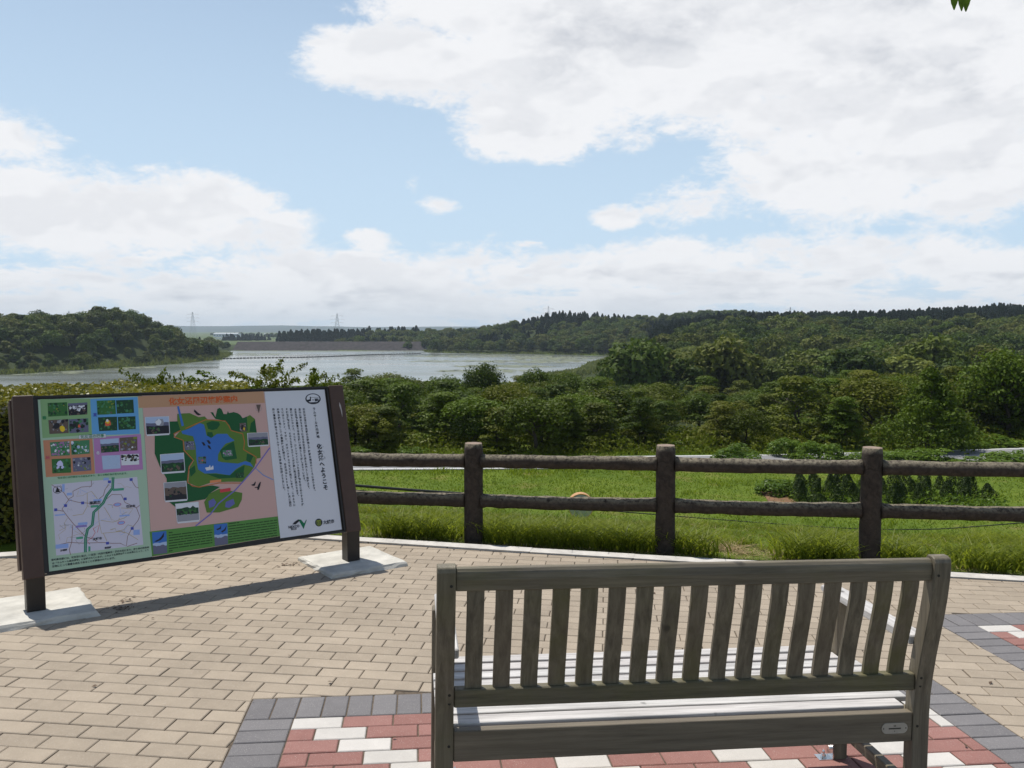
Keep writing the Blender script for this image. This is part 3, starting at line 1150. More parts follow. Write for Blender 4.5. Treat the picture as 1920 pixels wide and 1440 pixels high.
def finish_text():
    """turn all lettering into plain meshes in one go"""
    dg = bpy.context.evaluated_depsgraph_get()
    for o, name, parent, mx in FONT_TXT:
        me = bpy.data.meshes.new_from_object(o.evaluated_get(dg))
        me.name = name
        q = new_obj(name, me, parent)
        q.matrix_local = mx
    for o, *_ in FONT_TXT:
        bpy.data.objects.remove(o)


PANELS=[('spring',[(14,976),(273,967),(268,753),(13,750)]),('summer',[(274,967),(535,968),(530,741),(269,748)]),('autumn',[(15,737),(269,734),(268,522),(17,526)]),('winter',[(274,736),(536,739),(531,523),(270,522)])]
SEASON=[('leaf',[(50,952),(150,953),(149,873),(49,872)]),('snowrock',[(154,945),(257,947),(252,875),(154,873)]),('yellowflower',[(48,852),(150,853),(147,770),(49,771)]),('redbird',[(152,851),(255,852),(252,770),(151,769)]),('leaf',[(307,955),(409,955),(407,869),(306,869)]),('darkleaf',[(413,953),(510,953),(508,871),(412,871)]),('redflower',[(307,854),(411,853),(407,770),(308,771)]),('darkleaf',[(415,851),(514,850),(510,771),(414,772)]),('pinkflower',[(48,723),(148,723),(145,640),(50,643)]),('brightleaf',[(155,723),(253,723),(249,642),(154,642)]),('whiteflower',[(51,626),(148,623),(145,540),(50,544)]),('dusk',[(157,624),(252,622),(251,543),(156,544)]),('lake',[(309,721),(410,722),(407,642),(310,642)]),('reed',[(415,724),(514,725),(509,641),(414,643)]),('sky',[(311,624),(410,621),(408,541),(312,542)]),('snowtree',[(414,623),(515,620),(512,555),(414,558)])]
SEASONBOX=[(199,754),(341,754),(341,730),(198,732)]
LINE1=[(74,511),(449,503)]
HEAD=[(538,973),(1320,976),(1320,898),(537,900)]
MAPBG=[(537,900),(1320,898),(1323,147),(537,153)]
FOOT=[(537,150),(1322,144),(1323,17),(540,4)]
TITLE=[(713,915),(1144,914),(717,965),(1149,965)]
MAPPOLY=[('forest',[(702,806),(769,805),(777,747),(727,724),(725,704),(778,684),(779,620),(827,553),(798,515),(780,414),(841,385),(929,386),(974,372),(918,344),(876,305),(741,297),(695,279),(658,316),(657,384),(660,455),(627,534),(605,614),(615,732),(696,726)]),('park',[(758,852),(833,853),(886,824),(923,827),(941,804),(1008,795),(1064,781),(1162,797),(1213,821),(1243,792),(1245,704),(1258,616),(1252,534),(1227,531),(1205,479),(1121,390),(1022,400),(919,404),(842,386),(784,417),(803,514),(832,553),(782,620),(782,677),(730,707),(768,746),(754,810)]),('forest',[(961,852),(977,851),(989,818),(1007,871),(1021,878),(1033,869),(1043,836),(1064,835),(1072,854),(1078,840),(1108,846),(1134,837),(1149,825),(1163,802),(1191,812),(1187,719),(1127,715),(1080,726),(1073,764),(1039,793),(988,807)]),('forest',[(1213,767),(1243,787),(1245,704),(1197,710)]),('forest',[(929,784),(966,795),(1007,787),(1013,768),(992,742),(961,736),(936,746)]),('forest',[(929,725),(960,723),(965,696),(948,687),(926,699)]),('forest',[(995,603),(1050,637),(1089,655),(1094,596),(1099,542),(1025,537),(1006,555)]),('forest',[(894,464),(955,456),(1042,440),(1092,473),(1143,495),(1133,453),(1077,421),(973,425)]),('forest',[(1166,569),(1208,554),(1181,508),(1156,526)]),('forest',[(797,499),(834,522),(835,480),(802,452)]),('lake',[(773,741),(819,754),(888,786),(913,774),(919,736),(922,704),(951,686),(989,710),(1052,706),(1066,684),(1095,660),(1035,643),(1001,608),(982,578),(976,536),(1003,526),(1101,509),(1151,521),(1181,508),(1200,474),(1179,487),(1138,501),(1082,474),(1042,440),(956,461),(889,465),(851,494),(847,552),(850,646),(840,705),(777,725)]),('lake',[(761,898),(772,901),(791,776),(777,772)]),('park',[(967,361),(1109,320),(1102,278),(1074,234),(953,214),(877,222),(868,288),(903,336)]),('parking',[(894,290),(926,305),(941,280),(926,256),(895,249)]),('parking',[(1000,274),(1048,289),(1055,257),(1017,235),(992,243)]),('redlabel',[(971,356),(1038,360),(1037,339),(971,336)]),('orangelabel',[(916,418),(985,419),(984,403),(914,402)])]
TRAIL=[[(799,757),(926,805),(972,802),(1049,790),(1068,759),(1080,726),(1152,700),(1158,645),(1147,597),(1223,542),(1218,499)],[(768,746),(727,728),(730,707),(778,683),(777,620),(827,554),(798,515),(780,423),(807,395),(847,384),(970,397),(1110,383)]]
HIGHWAY=[[(1321,596),(1210,472),(1067,342),(954,270),(899,210),(804,149)]]
RIVER=[[(1210,472),(1257,420),(1320,383)]]
MAPPHOTO=[('cloudhill',[(570,839),(704,837),(700,733),(569,734)]),('lake',[(638,603),(771,603),(769,494),(636,496)]),('building',[(643,429),(770,427),(768,319),(641,323)]),('roadtrees',[(700,294),(831,292),(828,184),(700,187)]),('duskhill',[(1185,700),(1316,697),(1313,617),(1182,619)])]
MINIPHOTO=[('dusk',[(785,675),(842,673),(843,620),(785,622)]),('redbird',[(856,572),(907,573),(903,526),(855,528)]),('pinkflower',[(1013,602),(1073,600),(1072,560),(1012,560)]),('yellowflower',[(1138,771),(1181,771),(1178,714),(1135,714)]),('darkleaf',[(1080,450),(1133,450),(1132,416),(1079,418)])]
BIRDS=[('black',[(863,875),(872,867),(884,853),(903,838),(885,835),(875,841),(859,862)]),('black',[(887,665),(902,661),(911,642),(898,640)]),('black',[(919,673),(934,674),(945,652),(932,648)]),('black',[(921,644),(936,637),(944,613),(927,622)]),('white',[(893,501),(918,504),(925,517),(928,498),(945,512),(945,486),(901,482)]),('black',[(1172,366),(1189,370),(1201,385),(1203,377),(1193,356),(1177,359)]),('black',[(1206,331),(1215,357),(1227,374),(1237,379),(1231,358),(1217,327)]),('black',[(1192,348),(1216,349),(1216,342),(1193,343)])]
NARROW=[[(1261,887),(1292,887),(1273,829)],(1275,862)]
ROUTEBG=[(42,481),(495,482),(497,79),(41,84)]
EXPWAY=[[(363,492),(356,430),(322,390),(300,348),(272,322),(246,300),(234,229),(208,208),(194,158),(188,80)]]
ROADS=[('brown',[(42,481),(99,432),(122,386),(169,367),(238,352),(287,344)]),('brown',[(122,386),(86,338),(111,292),(139,246),(194,167)]),('brown',[(54,337),(92,325)]),('brown',[(122,391),(147,403),(147,432),(192,452),(245,451),(247,485)]),('brown',[(134,241),(123,148),(108,107),(112,78)]),('brown',[(44,140),(110,147),(179,133),(284,122),(328,111),(373,105),(404,84),(415,139),(443,184),(479,224),(490,248),(476,299),(416,338),(399,386),(349,392),(315,366)]),('brown',[(495,312),(476,299)]),('brown',[(459,470),(481,423),(499,414)]),('brown',[(194,167),(233,148),(254,131)]),('brown',[(335,452),(315,425),(304,392),(280,374)]),('brown',[(408,81),(464,93)]),('ochre',[(137,294),(190,297),(215,338),(220,415),(243,422),(271,375)]),('ochre',[(303,323),(327,272),(342,231),(280,250)]),('ochre',[(342,231),(407,248),(426,260),(457,296),(393,308)]),('ochre',[(271,312),(270,239),(279,175),(383,172),(414,158),(470,112)]),('ochre',[(325,189),(353,195),(356,175),(397,180),(422,206),(449,193)]),('ochre',[(288,174),(303,129)]),('ochre',[(322,336),(345,333),(348,313)]),('red',[(237,207),(269,223),(257,183)]),('red',[(237,207),(246,184),(229,158),(201,142),(213,122)])]
TAGS=[('shield',[(333,476),(350,475),(349,459),(333,460)]),('shield',[(452,477),(469,477),(468,461),(451,461)]),('shield',[(97,363),(113,362),(112,347),(97,348)]),('shield',[(185,369),(201,368),(200,352),(184,353)]),('shield',[(411,367),(427,366),(427,350),(410,351)]),('shield',[(436,190),(452,189),(451,173),(435,174)]),('shield',[(298,123),(314,122),(313,107),(297,108)]),('shield',[(47,346),(62,345),(62,330),(46,330)]),('paleblue',[(248,361),(293,360),(294,373),(249,374)]),('paleblue',[(160,236),(209,235),(210,249),(161,251)]),('violet',[(148,224),(205,222),(206,234),(149,236)]),('greentag',[(355,411),(415,410),(417,424),(356,425)]),('greentag',[(232,328),(273,327),(274,340),(233,341)]),('greentag',[(146,159),(181,158),(182,170),(147,171)]),('greentag',[(203,82),(214,82),(216,110),(205,111)]),('paleblue',[(310,478),(339,478),(340,493),(311,493)]),('paleblue',[(115,411),(141,411),(142,425),(116,426)]),('paleblue',[(48,303),(99,302),(99,309),(48,311)]),('paleblue',[(380,258),(435,256),(436,265),(381,267)]),('paleblue',[(40,121),(104,118),(106,142),(42,144)]),('paleblue',[(447,142),(482,140),(484,170),(449,171)]),('paleblue',[(93,435),(105,435),(108,478),(95,478)])]
ELLIPSES=[[(374,330),(395,328),(375,341)],[(387,222),(407,219),(387,233)]]
CITY=[('栗原市',[(227,347),(287,347)]),('登米市',[(420,305),(471,305)]),('大崎市',[(230,141),(279,142)]),('加美町',[(63,103),(99,104)]),('美里町',[(288,85),(324,85)])]
NCIRC=[(70,449),(90,447)]
PARA=[[(15,58),(527,55)],[(18,39),(525,40)],[(17,22),(347,21)]]
EMBLEM=[(1662,911),(1718,908),(1667,949)]
SMALLT=[(1660,850),(1665,632)]
BIGT=[(1665,595),(1676,273)]
COLS=[[(1586,849),(1593,268)],[(1556,849),(1554,286)],[(1526,850),(1531,341)],[(1495,852),(1499,189)],[(1466,853),(1473,248)],[(1435,855),(1442,192)],[(1405,857),(1416,192)],[(1374,858),(1385,293)]]
NEXCO=[('black',[(1413,80),(1430,95),(1457,107),(1471,100),(1436,77)]),('nexgreen',[(1457,107),(1476,103),(1494,77),(1511,99),(1514,95),(1486,40)])]
NEXT=[(1384,57),(1458,54)]
EAST=[(1399,44),(1440,43)]
OCIRC=[(1596,69),(1622,67)]
OTXT=[(1626,65),(1707,65)]
OROM=[(1642,51),(1695,51)]
FPHOTO=[('goosesky',[(550,143),(631,142),(625,11),(548,14)]),('goosesky2',[(913,143),(995,141),(987,13),(906,13)])]
FLINES=[[(644,129),(666,129)],[(1002,137),(1070,137)],[(643,113),(900,113)],[(1000,121),(1315,121)],[(642,98),(898,97)],[(999,105),(1313,104)],[(640,83),(897,81)],[(997,89),(1311,88)],[(639,67),(895,66)],[(996,73),(1310,71)],[(638,52),(894,50)],[(994,57),(1308,55)],[(637,37),(893,34)],[(993,41),(1306,39)],[(635,21),(657,21)],[(991,26),(1304,22)]]



def lerp2(q, u, v):
    """point in a quad given TL, TR, BR, BL; u right, v down"""
    tl, tr, br, bl = q
    return (tl[0] * (1 - u) * (1 - v) + tr[0] * u * (1 - v) + br[0] * u * v + bl[0] * (1 - u) * v, tl[1] * (1 - u) * (1 - v) + tr[1] * u * (1 - v) + br[1] * u * v + bl[1] * (1 - u) * v)


def photo(parent, quad, kind, base, border=False, name='photo_print'):
    p = Print(base)
    rr = random.Random(str(quad[0]) + kind)
    if border:
        c = lerp2(quad, 0.5, 0.5)
        p.add('white', [(c[0] + (q[0] - c[0]) * 1.06, c[1] + (q[1] - c[1]) * 1.06) for q in quad], -0.5)
        p.add('white', [lerp2(quad, 0, 1), lerp2(quad, 1, 1), lerp2(quad, 1, 1.1), lerp2(quad, 0, 1.1)], -0.45)
    def band(col, v0, v1, l_, wob=0.0):
        n = 8
        a = [lerp2(quad, i / n, v0 + (rr.uniform(-wob, wob) if v0 > 0 else 0)) for i in range(n + 1)]
        b = [lerp2(quad, i / n, v1) for i in range(n, -1, -1)]
        p.add(col, a + b, l_)
    def blob(col, u, v, r, l_):
        n = 9
        p.add(col, [lerp2(quad, min(0.99, max(0.01, u + r * rr.uniform(0.6, 1.2) * math.cos(2 * pi * i / n))), min(0.99, max(0.01, v + r * 1.35 * rr.uniform(0.6, 1.2) * math.sin(2 * pi * i / n)))) for i in range(n)], l_)
    def spots(cols, n, r, l_=1.0, v0=0.05, v1=0.95):
        n *= 3
        for i in range(n):
            blob(rr.choice(cols), rr.uniform(0.03, 0.97), rr.uniform(v0, v1), r * rr.uniform(0.2, 0.85), l_ + 0.15 * (i / n))
    if kind in ('leaf', 'brightleaf', 'darkleaf'):
        band({'leaf': 'leaf', 'brightleaf': 'midgreen', 'darkleaf': 'darkleaf'}[kind], 0, 1, 0)
        spots(['darkleaf', 'leaf', 'midgreen'] + (['snow', 'skyp', 'olive'] if kind == 'brightleaf' else []), 12, 0.12)
        if kind == 'leaf':
            spots(['olive', 'earth'], 3, 0.07, 1.3)
    elif kind == 'snowrock':
        band('black', 0, 1, 0); band('dusk', 0, 0.2, 0.4)
        spots(['snow', 'snow', 'grey'], 9, 0.13, 1.0, 0.25, 0.6); spots(['black', 'earth'], 6, 0.1, 1.4, 0.5, 0.95)
    elif kind == 'yellowflower':
        band('earth', 0, 1, 0); spots(['black', 'earth', 'grey'], 9, 0.12); blob('yellow', 0.68, 0.68, 0.15, 1.4); blob('black', 0.4, 0.45, 0.2, 1.3)
    elif kind == 'redbird':
        band('dusk', 0, 1, 0); spots(['darkleaf', 'black', 'midgreen'], 8, 0.15); blob('redf', 0.52, 0.55, 0.09, 1.4)
    elif kind == 'redflower':
        band('darkleaf', 0, 1, 0); spots(['leaf', 'midgreen', 'black'], 8, 0.1); blob('redf', 0.48, 0.45, 0.2, 1.3); blob('yellow', 0.48, 0.35, 0.12, 1.5); blob('snow', 0.48, 0.27, 0.08, 1.6)
    elif kind == 'pinkflower':
        band('midgreen', 0, 1, 0); spots(['pinkf', 'pinkf', 'leaf', 'pinkf', 'snow'], 18, 0.1)
    elif kind == 'whiteflower':
        band('leaf', 0, 1, 0); spots(['darkleaf', 'midgreen'], 8, 0.12); blob('whitef', 0.42, 0.35, 0.18, 1.4); blob('whitef', 0.3, 0.6, 0.09, 1.5); blob('whitef', 0.55, 0.6, 0.08, 1.5)
    elif kind == 'dusk':
        band('dusk', 0, 1, 0); spots(['black', 'grey'], 5, 0.12, 1.0, 0.0, 0.5); blob('snow', 0.3, 0.55, 0.06, 1.4); spots(['grey', 'olive'], 5, 0.06, 1.3, 0.6, 0.9)
    elif kind in ('lake', 'cloudhill', 'duskhill'):
        band('skyp' if kind != 'duskhill' else 'grey', 0, 1, 0); band('dusk', 0.34, 1, 0.4, 0.03)
        if kind == 'cloudhill':
            blob('grey', 0.6, 0.35, 0.26, 0.6); blob('snow', 0.55, 0.3, 0.14, 0.8)
        band('darkleaf' if kind != 'cloudhill' else 'black', 0.52, 1, 1.0, 0.04); spots(['leaf', 'earth', 'black'], 6, 0.1, 1.3, 0.6, 0.95)
    elif kind == 'reed':
        band('earth', 0, 1, 0); spots(['grey', 'olive', 'earth', 'dusk'], 12, 0.12); blob('snow', 0.7, 0.75, 0.06, 1.4)
    elif kind == 'sky':
        band('skyp', 0, 1, 0); spots(['grey', 'skyp', 'snow'], 10, 0.02)
    elif kind == 'snowtree':
        band('snow', 0, 1, 0); spots(['black', 'earth', 'black', 'olive'], 14, 0.12, 1.0, 0.1, 0.6); spots(['snow'], 3, 0.1, 1.3, 0.65, 0.95)
    elif kind == 'building':
        band('grey', 0, 1, 0); band('earth', 0.3, 1, 0.4, 0.04); band('black', 0.72, 1, 0.8, 0.04); spots(['black', 'darkleaf', 'earth'], 8, 0.1, 1.0, 0.4, 0.8)
    elif kind == 'roadtrees':
        band('snow', 0, 1, 0); band('darkleaf', 0.22, 1, 0.4, 0.08); band('grey', 0.62, 1, 0.8, 0.02); spots(['black', 'leaf'], 8, 0.09, 1.0, 0.3, 0.6)
    elif kind in ('goosesky', 'goosesky2'):
        band('lake', 0, 1, 0); band('skyp', 0.5, 1, 0.3, 0.02); band('dusk', 0.62, 1, 0.6, 0.04)
        if kind == 'goosesky':
            p.add('black', [lerp2(quad, *q) for q in ((0.1, 0.42), (0.45, 0.33), (0.6, 0.25), (0.85, 0.05), (0.8, 0.25), (0.6, 0.38), (0.3, 0.44))], 1.2)
        else:
            p.add('black', [lerp2(quad, *q) for q in ((0.15, 0.22), (0.4, 0.18), (0.55, 0.05), (0.5, 0.24), (0.25, 0.28))], 1.2)
            p.add('black', [lerp2(quad, *q) for q in ((0.5, 0.36), (0.75, 0.28), (0.95, 0.1), (0.85, 0.33), (0.6, 0.42))], 1.2)
    return p.obj(name, parent)


def vtext(body, top, bot, n, col, parent, L, size, bold=0.0, name='lettering'):
    """one column of upright characters from top to bottom"""
    dx, dy = bot[0] - top[0], bot[1] - top[1]
    ang = math.atan2(dx, -dy)
    step = math.hypot(dx, dy) / n
    rep = {'ー': '︱', '、': '︑', '。': '︒'}
    b = '\n'.join(rep.get(c, c) for c in body)
    # the font's line height is 1.0 x size at spacing 1
    return text(b, top[0] - size * 0.5, top[1] - size * 0.85, size, col, parent, L, rot=ang, bold=bold, space=step / size, name=name)


def build_board():
    root = thing('information_board', 'brown two-post information board with coloured maps leaning back on the paving', 'information board', mw=Matrix.Translation((-1.86, 5.08, gz(-1.86, 5.08))))
    L = root.matrix_world.inverted() @ SB
    base = MB(); base.box((-0.008, -0.008, -0.020), (BW + 0.008, BH + 0.006, -0.0025))
    panel = base.obj('board_panel', M['black'], root, mw=L)
    bk = MB(); bk.box((0.0, 0.01, -0.034), (BW, BH - 0.01, -0.0215)); bk.obj('back_plate', M['metal_back'], root, mw=L)
    fr = MB()
    fr.box((-0.020, BH + 0.0065, -0.05), (BW + 0.020, BH + 0.019, 0.006))
    fr.obj('frame_rail', M['black'], root, mw=L)
    fr = MB(); fr.box((-0.020, -0.019, -0.05), (BW + 0.020, -0.0085, 0.006)); fr.obj('frame_rail', M['black'], root, mw=L)
    # fixed boards of the two posts
    for x0, x1, out in ((-0.125, -0.024, -1), (BW + 0.024, BW + 0.128, 1)):
        c = MB(); c.box((x0, -0.024, -0.045), (x1, BH + 0.020, 0.024))
        co = c.obj('post_cover', M['brown'], root, bevel=0.003, mw=L)
        b = MB()
        b.box((x0 - (0.009 if out < 0 else -0.012), 0.030, -0.14), (x1 + (0.009 if out > 0 else -0.012), BH + 0.012, -0.0455))
        b.obj('post_backing', M['brown'], root, bevel=0.003, mw=L)
        s_ = MB(); xa, xb = (x1 + 0.0005, -0.0085) if out < 0 else (BW + 0.0085, x0 - 0.0005)
        s_.box((xa, -0.006, -0.05), (xb, BH + 0.004, 0.012)); s_.obj('inner_stile', M['black'], root, mw=L)
    sc = Print(0)
    sc.add('grey', [(0, 0), (9, -25), (13, -70), (9, -110), (4, -60), (-3, -25)])
    so = new_obj('paint_scratch', mesh('paint_scratch', [(v[0] + BW + 0.085, v[1] + BH - 0.10, 0.0246) for v in sc.v], sc.f, M['scratch']), root, mw=L)
    # square feet under the covers
    for cx, cy in ((-2.630, 4.545), (-1.105, 5.675)):
        q = MB(); w = 0.046
        Mx = Matrix.Translation((cx, cy, 0)) @ Matrix.Rotation(0.6415, 4, 'Z')
        q.box((-w, -w, gz(cx, cy) + 0.01), (w, w, 0.175), root.matrix_world.inverted() @ Mx)
        q.obj('post', M['black'], root, bevel=0.004)
    P0 = lambda: Print(0)
    # printed face
    p = Print(0)
    p.add('lightgreen', [(2, 2), (539, 2), (561, BH * 1000 - 2), (2, BH * 1000 - 2)])
    p.add('pink', [(540, 0), (1323, 16), (1326, 975), (562, 976)], -2)
    p.add('white', [(1323.5, 2), (BW * 1000 - 2, 2), (BW * 1000 - 2, BH * 1000 - 2), (1326.5, BH * 1000 - 2)])
    p.add('head', HEAD, 1)
    p.add('footgreen', FOOT, 1)
    face = p.obj('board_face', root); face.matrix_local = L
    for k, q in PANELS:
        s_ = Print(1); s_.add(k, q); o = s_.obj('season_panel', root); o.matrix_local = L
        if k == 'autumn': s_ = None
    for k, q in SEASON:
        o = photo(root, q, k, 2.2, name='season_photo'); o.matrix_local = L
    s_ = Print(2.4); s_.add('white', SEASONBOX); s_.line('textgreen', SEASONBOX + SEASONBOX[:1], 1.6, 0.2); o = s_.obj('season_label', root); o.matrix_local = L
    m_ = Print(1.4)
    for i, (k, q) in enumerate(MAPPOLY):
        m_.add(k, q, 0.2 * (1 if k == 'park' else 2 if k in ('forest',) and i > 1 else 3 if k in ('lake', 'parking') else 4 if 'label' in k else 0))
    for q in RIVER: m_.line('river', q, 5, 0.5)
    for q in TRAIL: m_.line('trail', q, 5.5, 1.0)
    for q in HIGHWAY: m_.line('highway', q, 7, 1.1)
    for k, q in BIRDS: m_.add(k, q, 1.3)
    m_.add('earth', NARROW[0], 1.2)
    cx, cy = NARROW[1]
    for i in range(20):
        a0, a1 = 2 * pi * i / 20, 2 * pi * (i + 1) / 20
        m_.line('grey', [(cx + 19 * math.cos(a0), cy + 19 * math.sin(a0)), (cx + 19 * math.cos(a1), cy + 19 * math.sin(a1))], 1.6, 1.0)
    o = m_.obj('facility_map', root); o.matrix_local = L
    for k, q in MAPPHOTO: o = photo(root, q, k, 3.2, True, name='map_photo'); o.matrix_local = L
    for k, q in MINIPHOTO: o = photo(root, q, k, 3.2, name='map_photo'); o.matrix_local = L
    r_ = Print(1.2); r_.add('routebg', ROUTEBG)
    for k, q in ROADS: r_.line(k, q, 3.4 if k == 'brown' else 3.0, 0.4 if k == 'brown' else 0.3)
    for q in EXPWAY:
        r_.line('expway', q, 15, 0.8); r_.line('lightgreen', q, 1.6, 1.0)
    for k, q in TAGS: r_.add(k, q, 0.6)
    r2 = random.Random(9)
    for _ in range(34):      # minor roads and rivers of the road map
        u, v = r2.uniform(0.05, 0.8), r2.uniform(0.05, 0.85)
        pts = [lerp2(ROUTEBG, u, v)]
        for _k in range(r2.randint(2, 5)):
            u = min(0.98, max(0.02, u + r2.uniform(-0.02, 0.09))); v = min(0.98, max(0.02, v + r2.uniform(-0.07, 0.07)))
            pts.append(lerp2(ROUTEBG, u, v))
        r_.line(r2.choice(['ochre', 'paleblue', 'grey', 'paleblue']), pts, r2.uniform(1.2, 2.4), 0.2)
    for c, ex, ey in ELLIPSES:
        rx, ry = math.hypot(ex[0] - c[0], ex[1] - c[1]), math.hypot(ey[0] - c[0], ey[1] - c[1])
        r_.ell('red', c, rx, ry, 0.9); r_.ell('violet' if c[1] > 350 else 'paleblue', c, rx * 0.84, ry * 0.76, 1.1)
    c = NCIRC[0]
    for i in range(20):
        a0, a1 = 2 * pi * i / 20, 2 * pi * (i + 1) / 20
        r_.line('black', [(c[0] + 21 * math.cos(a0), c[1] + 21 * math.sin(a0)), (c[0] + 21 * math.cos(a1), c[1] + 21 * math.sin(a1))], 2.4, 1.0)
    r_.add('black', [(c[0], c[1] + 19), (c[0] + 13, c[1] - 15), (c[0] - 13, c[1] - 15)], 1.0)
    o = r_.obj('route_map', root); o.matrix_local = L
    for k, q in FPHOTO: o = photo(root, q, k, 3.0, name='footer_photo'); o.matrix_local = L
    f_ = Print(2.4)
    rr = random.Random(5)
    for q in FLINES:
        x0, x1, y = q[0][0], q[1][0], (q[0][1] + q[1][1]) / 2
        x = x0
        while x < x1:
            w = rr.uniform(10, 60)
            f_.add('foottext', [(x, y - 3.2), (min(x + w, x1), y - 3.2), (min(x + w, x1), y + 3.2), (x, y + 3.2)])
            x += w + rr.uniform(2, 5)
    o = f_.obj('footer_text', root); o.matrix_local = L; o['kind'] = 'stuff'
    T, VT = text, vtext
    def fit(body, a, b, col, h, bold=0.0, z=0.0024):
        """spread a line of full-width characters between two points"""
        n = len(body)
        w = math.hypot(b[0] - a[0], b[1] - a[1])
        T(body, a[0], a[1], w / n, col, root, L, rot=math.atan2(b[1] - a[1], b[0] - a[0]), bold=bold, z=z)
    fit('化女沼周辺施設案内', TITLE[0], TITLE[1], 'title', 0, 1.3, 0.0022)
    a, b = SEASONBOX[3], SEASONBOX[2]
    fit('化女沼の四季', (a[0] + 8, a[1] + 4.5), (b[0] - 8, b[1] + 4.5), 'textgreen', 0, 0.35)
    for ch, (x, y), c_ in (('春', (18, 858), 'textgreen'), ('夏', (282, 862), 'shield'), ('秋', (22, 628), 'red'), ('冬', (282, 634), 'white')):
        T(ch, x, y, 22, c_, root, L, bold=0.5)
    fit('化女沼には四季折々の自然があり、多くの動植物が見られます。', LINE1[0], LINE1[1], 'textgreen', 0, 0.2)
    for nm, (p0, p1) in CITY: fit(nm, p0, p1, 'text', 0, 0.5)
    para = ['宮城県北部には、化女沼と並び、伊豆沼・内沼や蕪栗沼・周辺水田があり、渡り鳥の越冬地', 'は「ラムサール条約湿地」に登録されています。このような湿地は多くの水鳥にとって、とて', '生物にとって貴重な自然であることが評価されています。']
    for body, (p0, p1) in zip(para, PARA): fit(body, p0, p1, 'text', 0, 0.25)
    n = 9
    VT('ラムサール条約湿地', SMALLT[0], SMALLT[1], n, 'text', root, L, 21, 0.6)
    big = '化女沼へようこそ'
    VT(big, BIGT[0], BIGT[1], 8, 'text', root, L, 37, 1.4)
    for i, fg in enumerate(('け', 'じょ', 'ぬま')):
        x = BIGT[0][0] + (BIGT[1][0] - BIGT[0][0]) * (i + 0.5) / 8 + 21
        y = BIGT[0][1] + (BIGT[1][1] - BIGT[0][1]) * (i + 0.5) / 8
        T('\n'.join(fg), x, y + (4 if len(fg) > 1 else -3), 10, 'text', root, L, space=0.9)
    cols = ['化女沼は宮城県北部の丘陵地と平野部の境目のところにあります。', '里山に囲まれるようにある化女沼は灌漑用ため池として維持され、', '水生生物も豊富で市民の憩いの場として親しまれています。',
            '夏にはヒシやハス、マコモ、ジュンサイといった水生植物をはじめとする多種', '多様な植物が生え、そのうえをチョウトンボが舞い飛ぶ姿が見られます。', '冬にはヒシクイ、マガン、オオハクチョウなどが飛来します。このように',
            '水鳥の越冬地としての重要性が評価され、化女沼は2008年10月に国際', '的に重要な湿地であるラムサール条約湿地に登録されました。']
    for body, (p0, p1) in zip(cols, COLS):
        VT(body, p0, p1, len(body), 'text', root, L, 16.5, 0.45)
    # emblem, logos
    e_ = Print(2.4)
    c, ex, ey = EMBLEM
    rx, ry = abs(ex[0] - c[0]), abs(ey[1] - c[1])
    e_.ell('text', c, rx, ry, 0, 28); e_.ell('white', (c[0], c[1] + 2), rx * 0.84, ry * 0.80, 0.2, 28)
    X = lambda u, v: (c[0] + u * rx, c[1] + v * ry)
    e_.add('text', [X(-0.82, -0.15), X(-0.5, -0.1), X(-0.38, 0.1), X(-0.42, 0.35), X(-0.3, 0.42), X(-0.22, 0.32), X(-0.28, -0.1), X(-0.3, -0.4), X(-0.7, -0.5)], 0.4)
    e_.add('text', [X(-0.75, -0.62), X(0.75, -0.62), X(0.6, -0.85), X(-0.6, -0.85)], 0.4)
    for du in (0.25, 0.42, 0.6):
        e_.add('text', [X(du - 0.06, -0.5), X(du + 0.1, -0.5), X(du + 0.1, -0.05), X(du + 0.02, 0.12), X(du - 0.06, -0.05)], 0.4)
    e_.add('text', [X(-0.12, -0.3), X(0.08, -0.3), X(0.02, -0.08), X(-0.05, -0.08)], 0.4)
    e_.add('text', [X(-0.2, 0.3), X(0.8, 0.22), X(0.8, 0.17), X(-0.2, 0.24)], 0.4)
    o = e_.obj('wetland_emblem', root); o.matrix_local = L
    e_ = Print(2.4)
    for k, q in NEXCO: e_.add(k, q)
    o = e_.obj('company_logo', root); o.matrix_local = L
    e_ = Print(2.4)
    c, ex = OCIRC
    r0 = math.hypot(ex[0] - c[0], ex[1] - c[1])
    e_.ell('text', c, r0, r0, 0, 24); e_.ell('olive', (c[0], c[1] - r0 * 0.1), r0 * 0.62, r0 * 0.7, 0.2, 18); e_.ell('text', (c[0], c[1] - r0 * 0.05), r0 * 0.42, r0 * 0.5, 0.3, 18); e_.ell('olive', (c[0], c[1] - r0 * 0.1), r0 * 0.22, r0 * 0.36, 0.4, 14)
    for sgn in (-1, 1):
        e_.add('olive', [(c[0], c[1] + r0 * 0.2), (c[0] + sgn * r0 * 0.75, c[1] + r0 * 0.45), (c[0] + sgn * r0 * 0.35, c[1] + r0 * 0.68), (c[0], c[1] + r0 * 0.4)], 0.35)
    o = e_.obj('city_crest', root); o.matrix_local = L
    w = NEXT[1][0] - NEXT[0][0]
    T('NEXCO', NEXT[0][0], NEXT[0][1], w / 3.45, 'text', root, L, bold=0.8)
    fit('東日本', EAST[0], EAST[1], 'text', 0, 0.35)
    fit('大崎市', (OTXT[0][0], OTXT[0][1] - 10), (OTXT[1][0], OTXT[0][1] - 10), 'text', 0, 0.7)
    T('OSAKI CITY', OROM[0][0], OROM[0][1], 10, 'text', root, L)
    finish_text()


build_board()

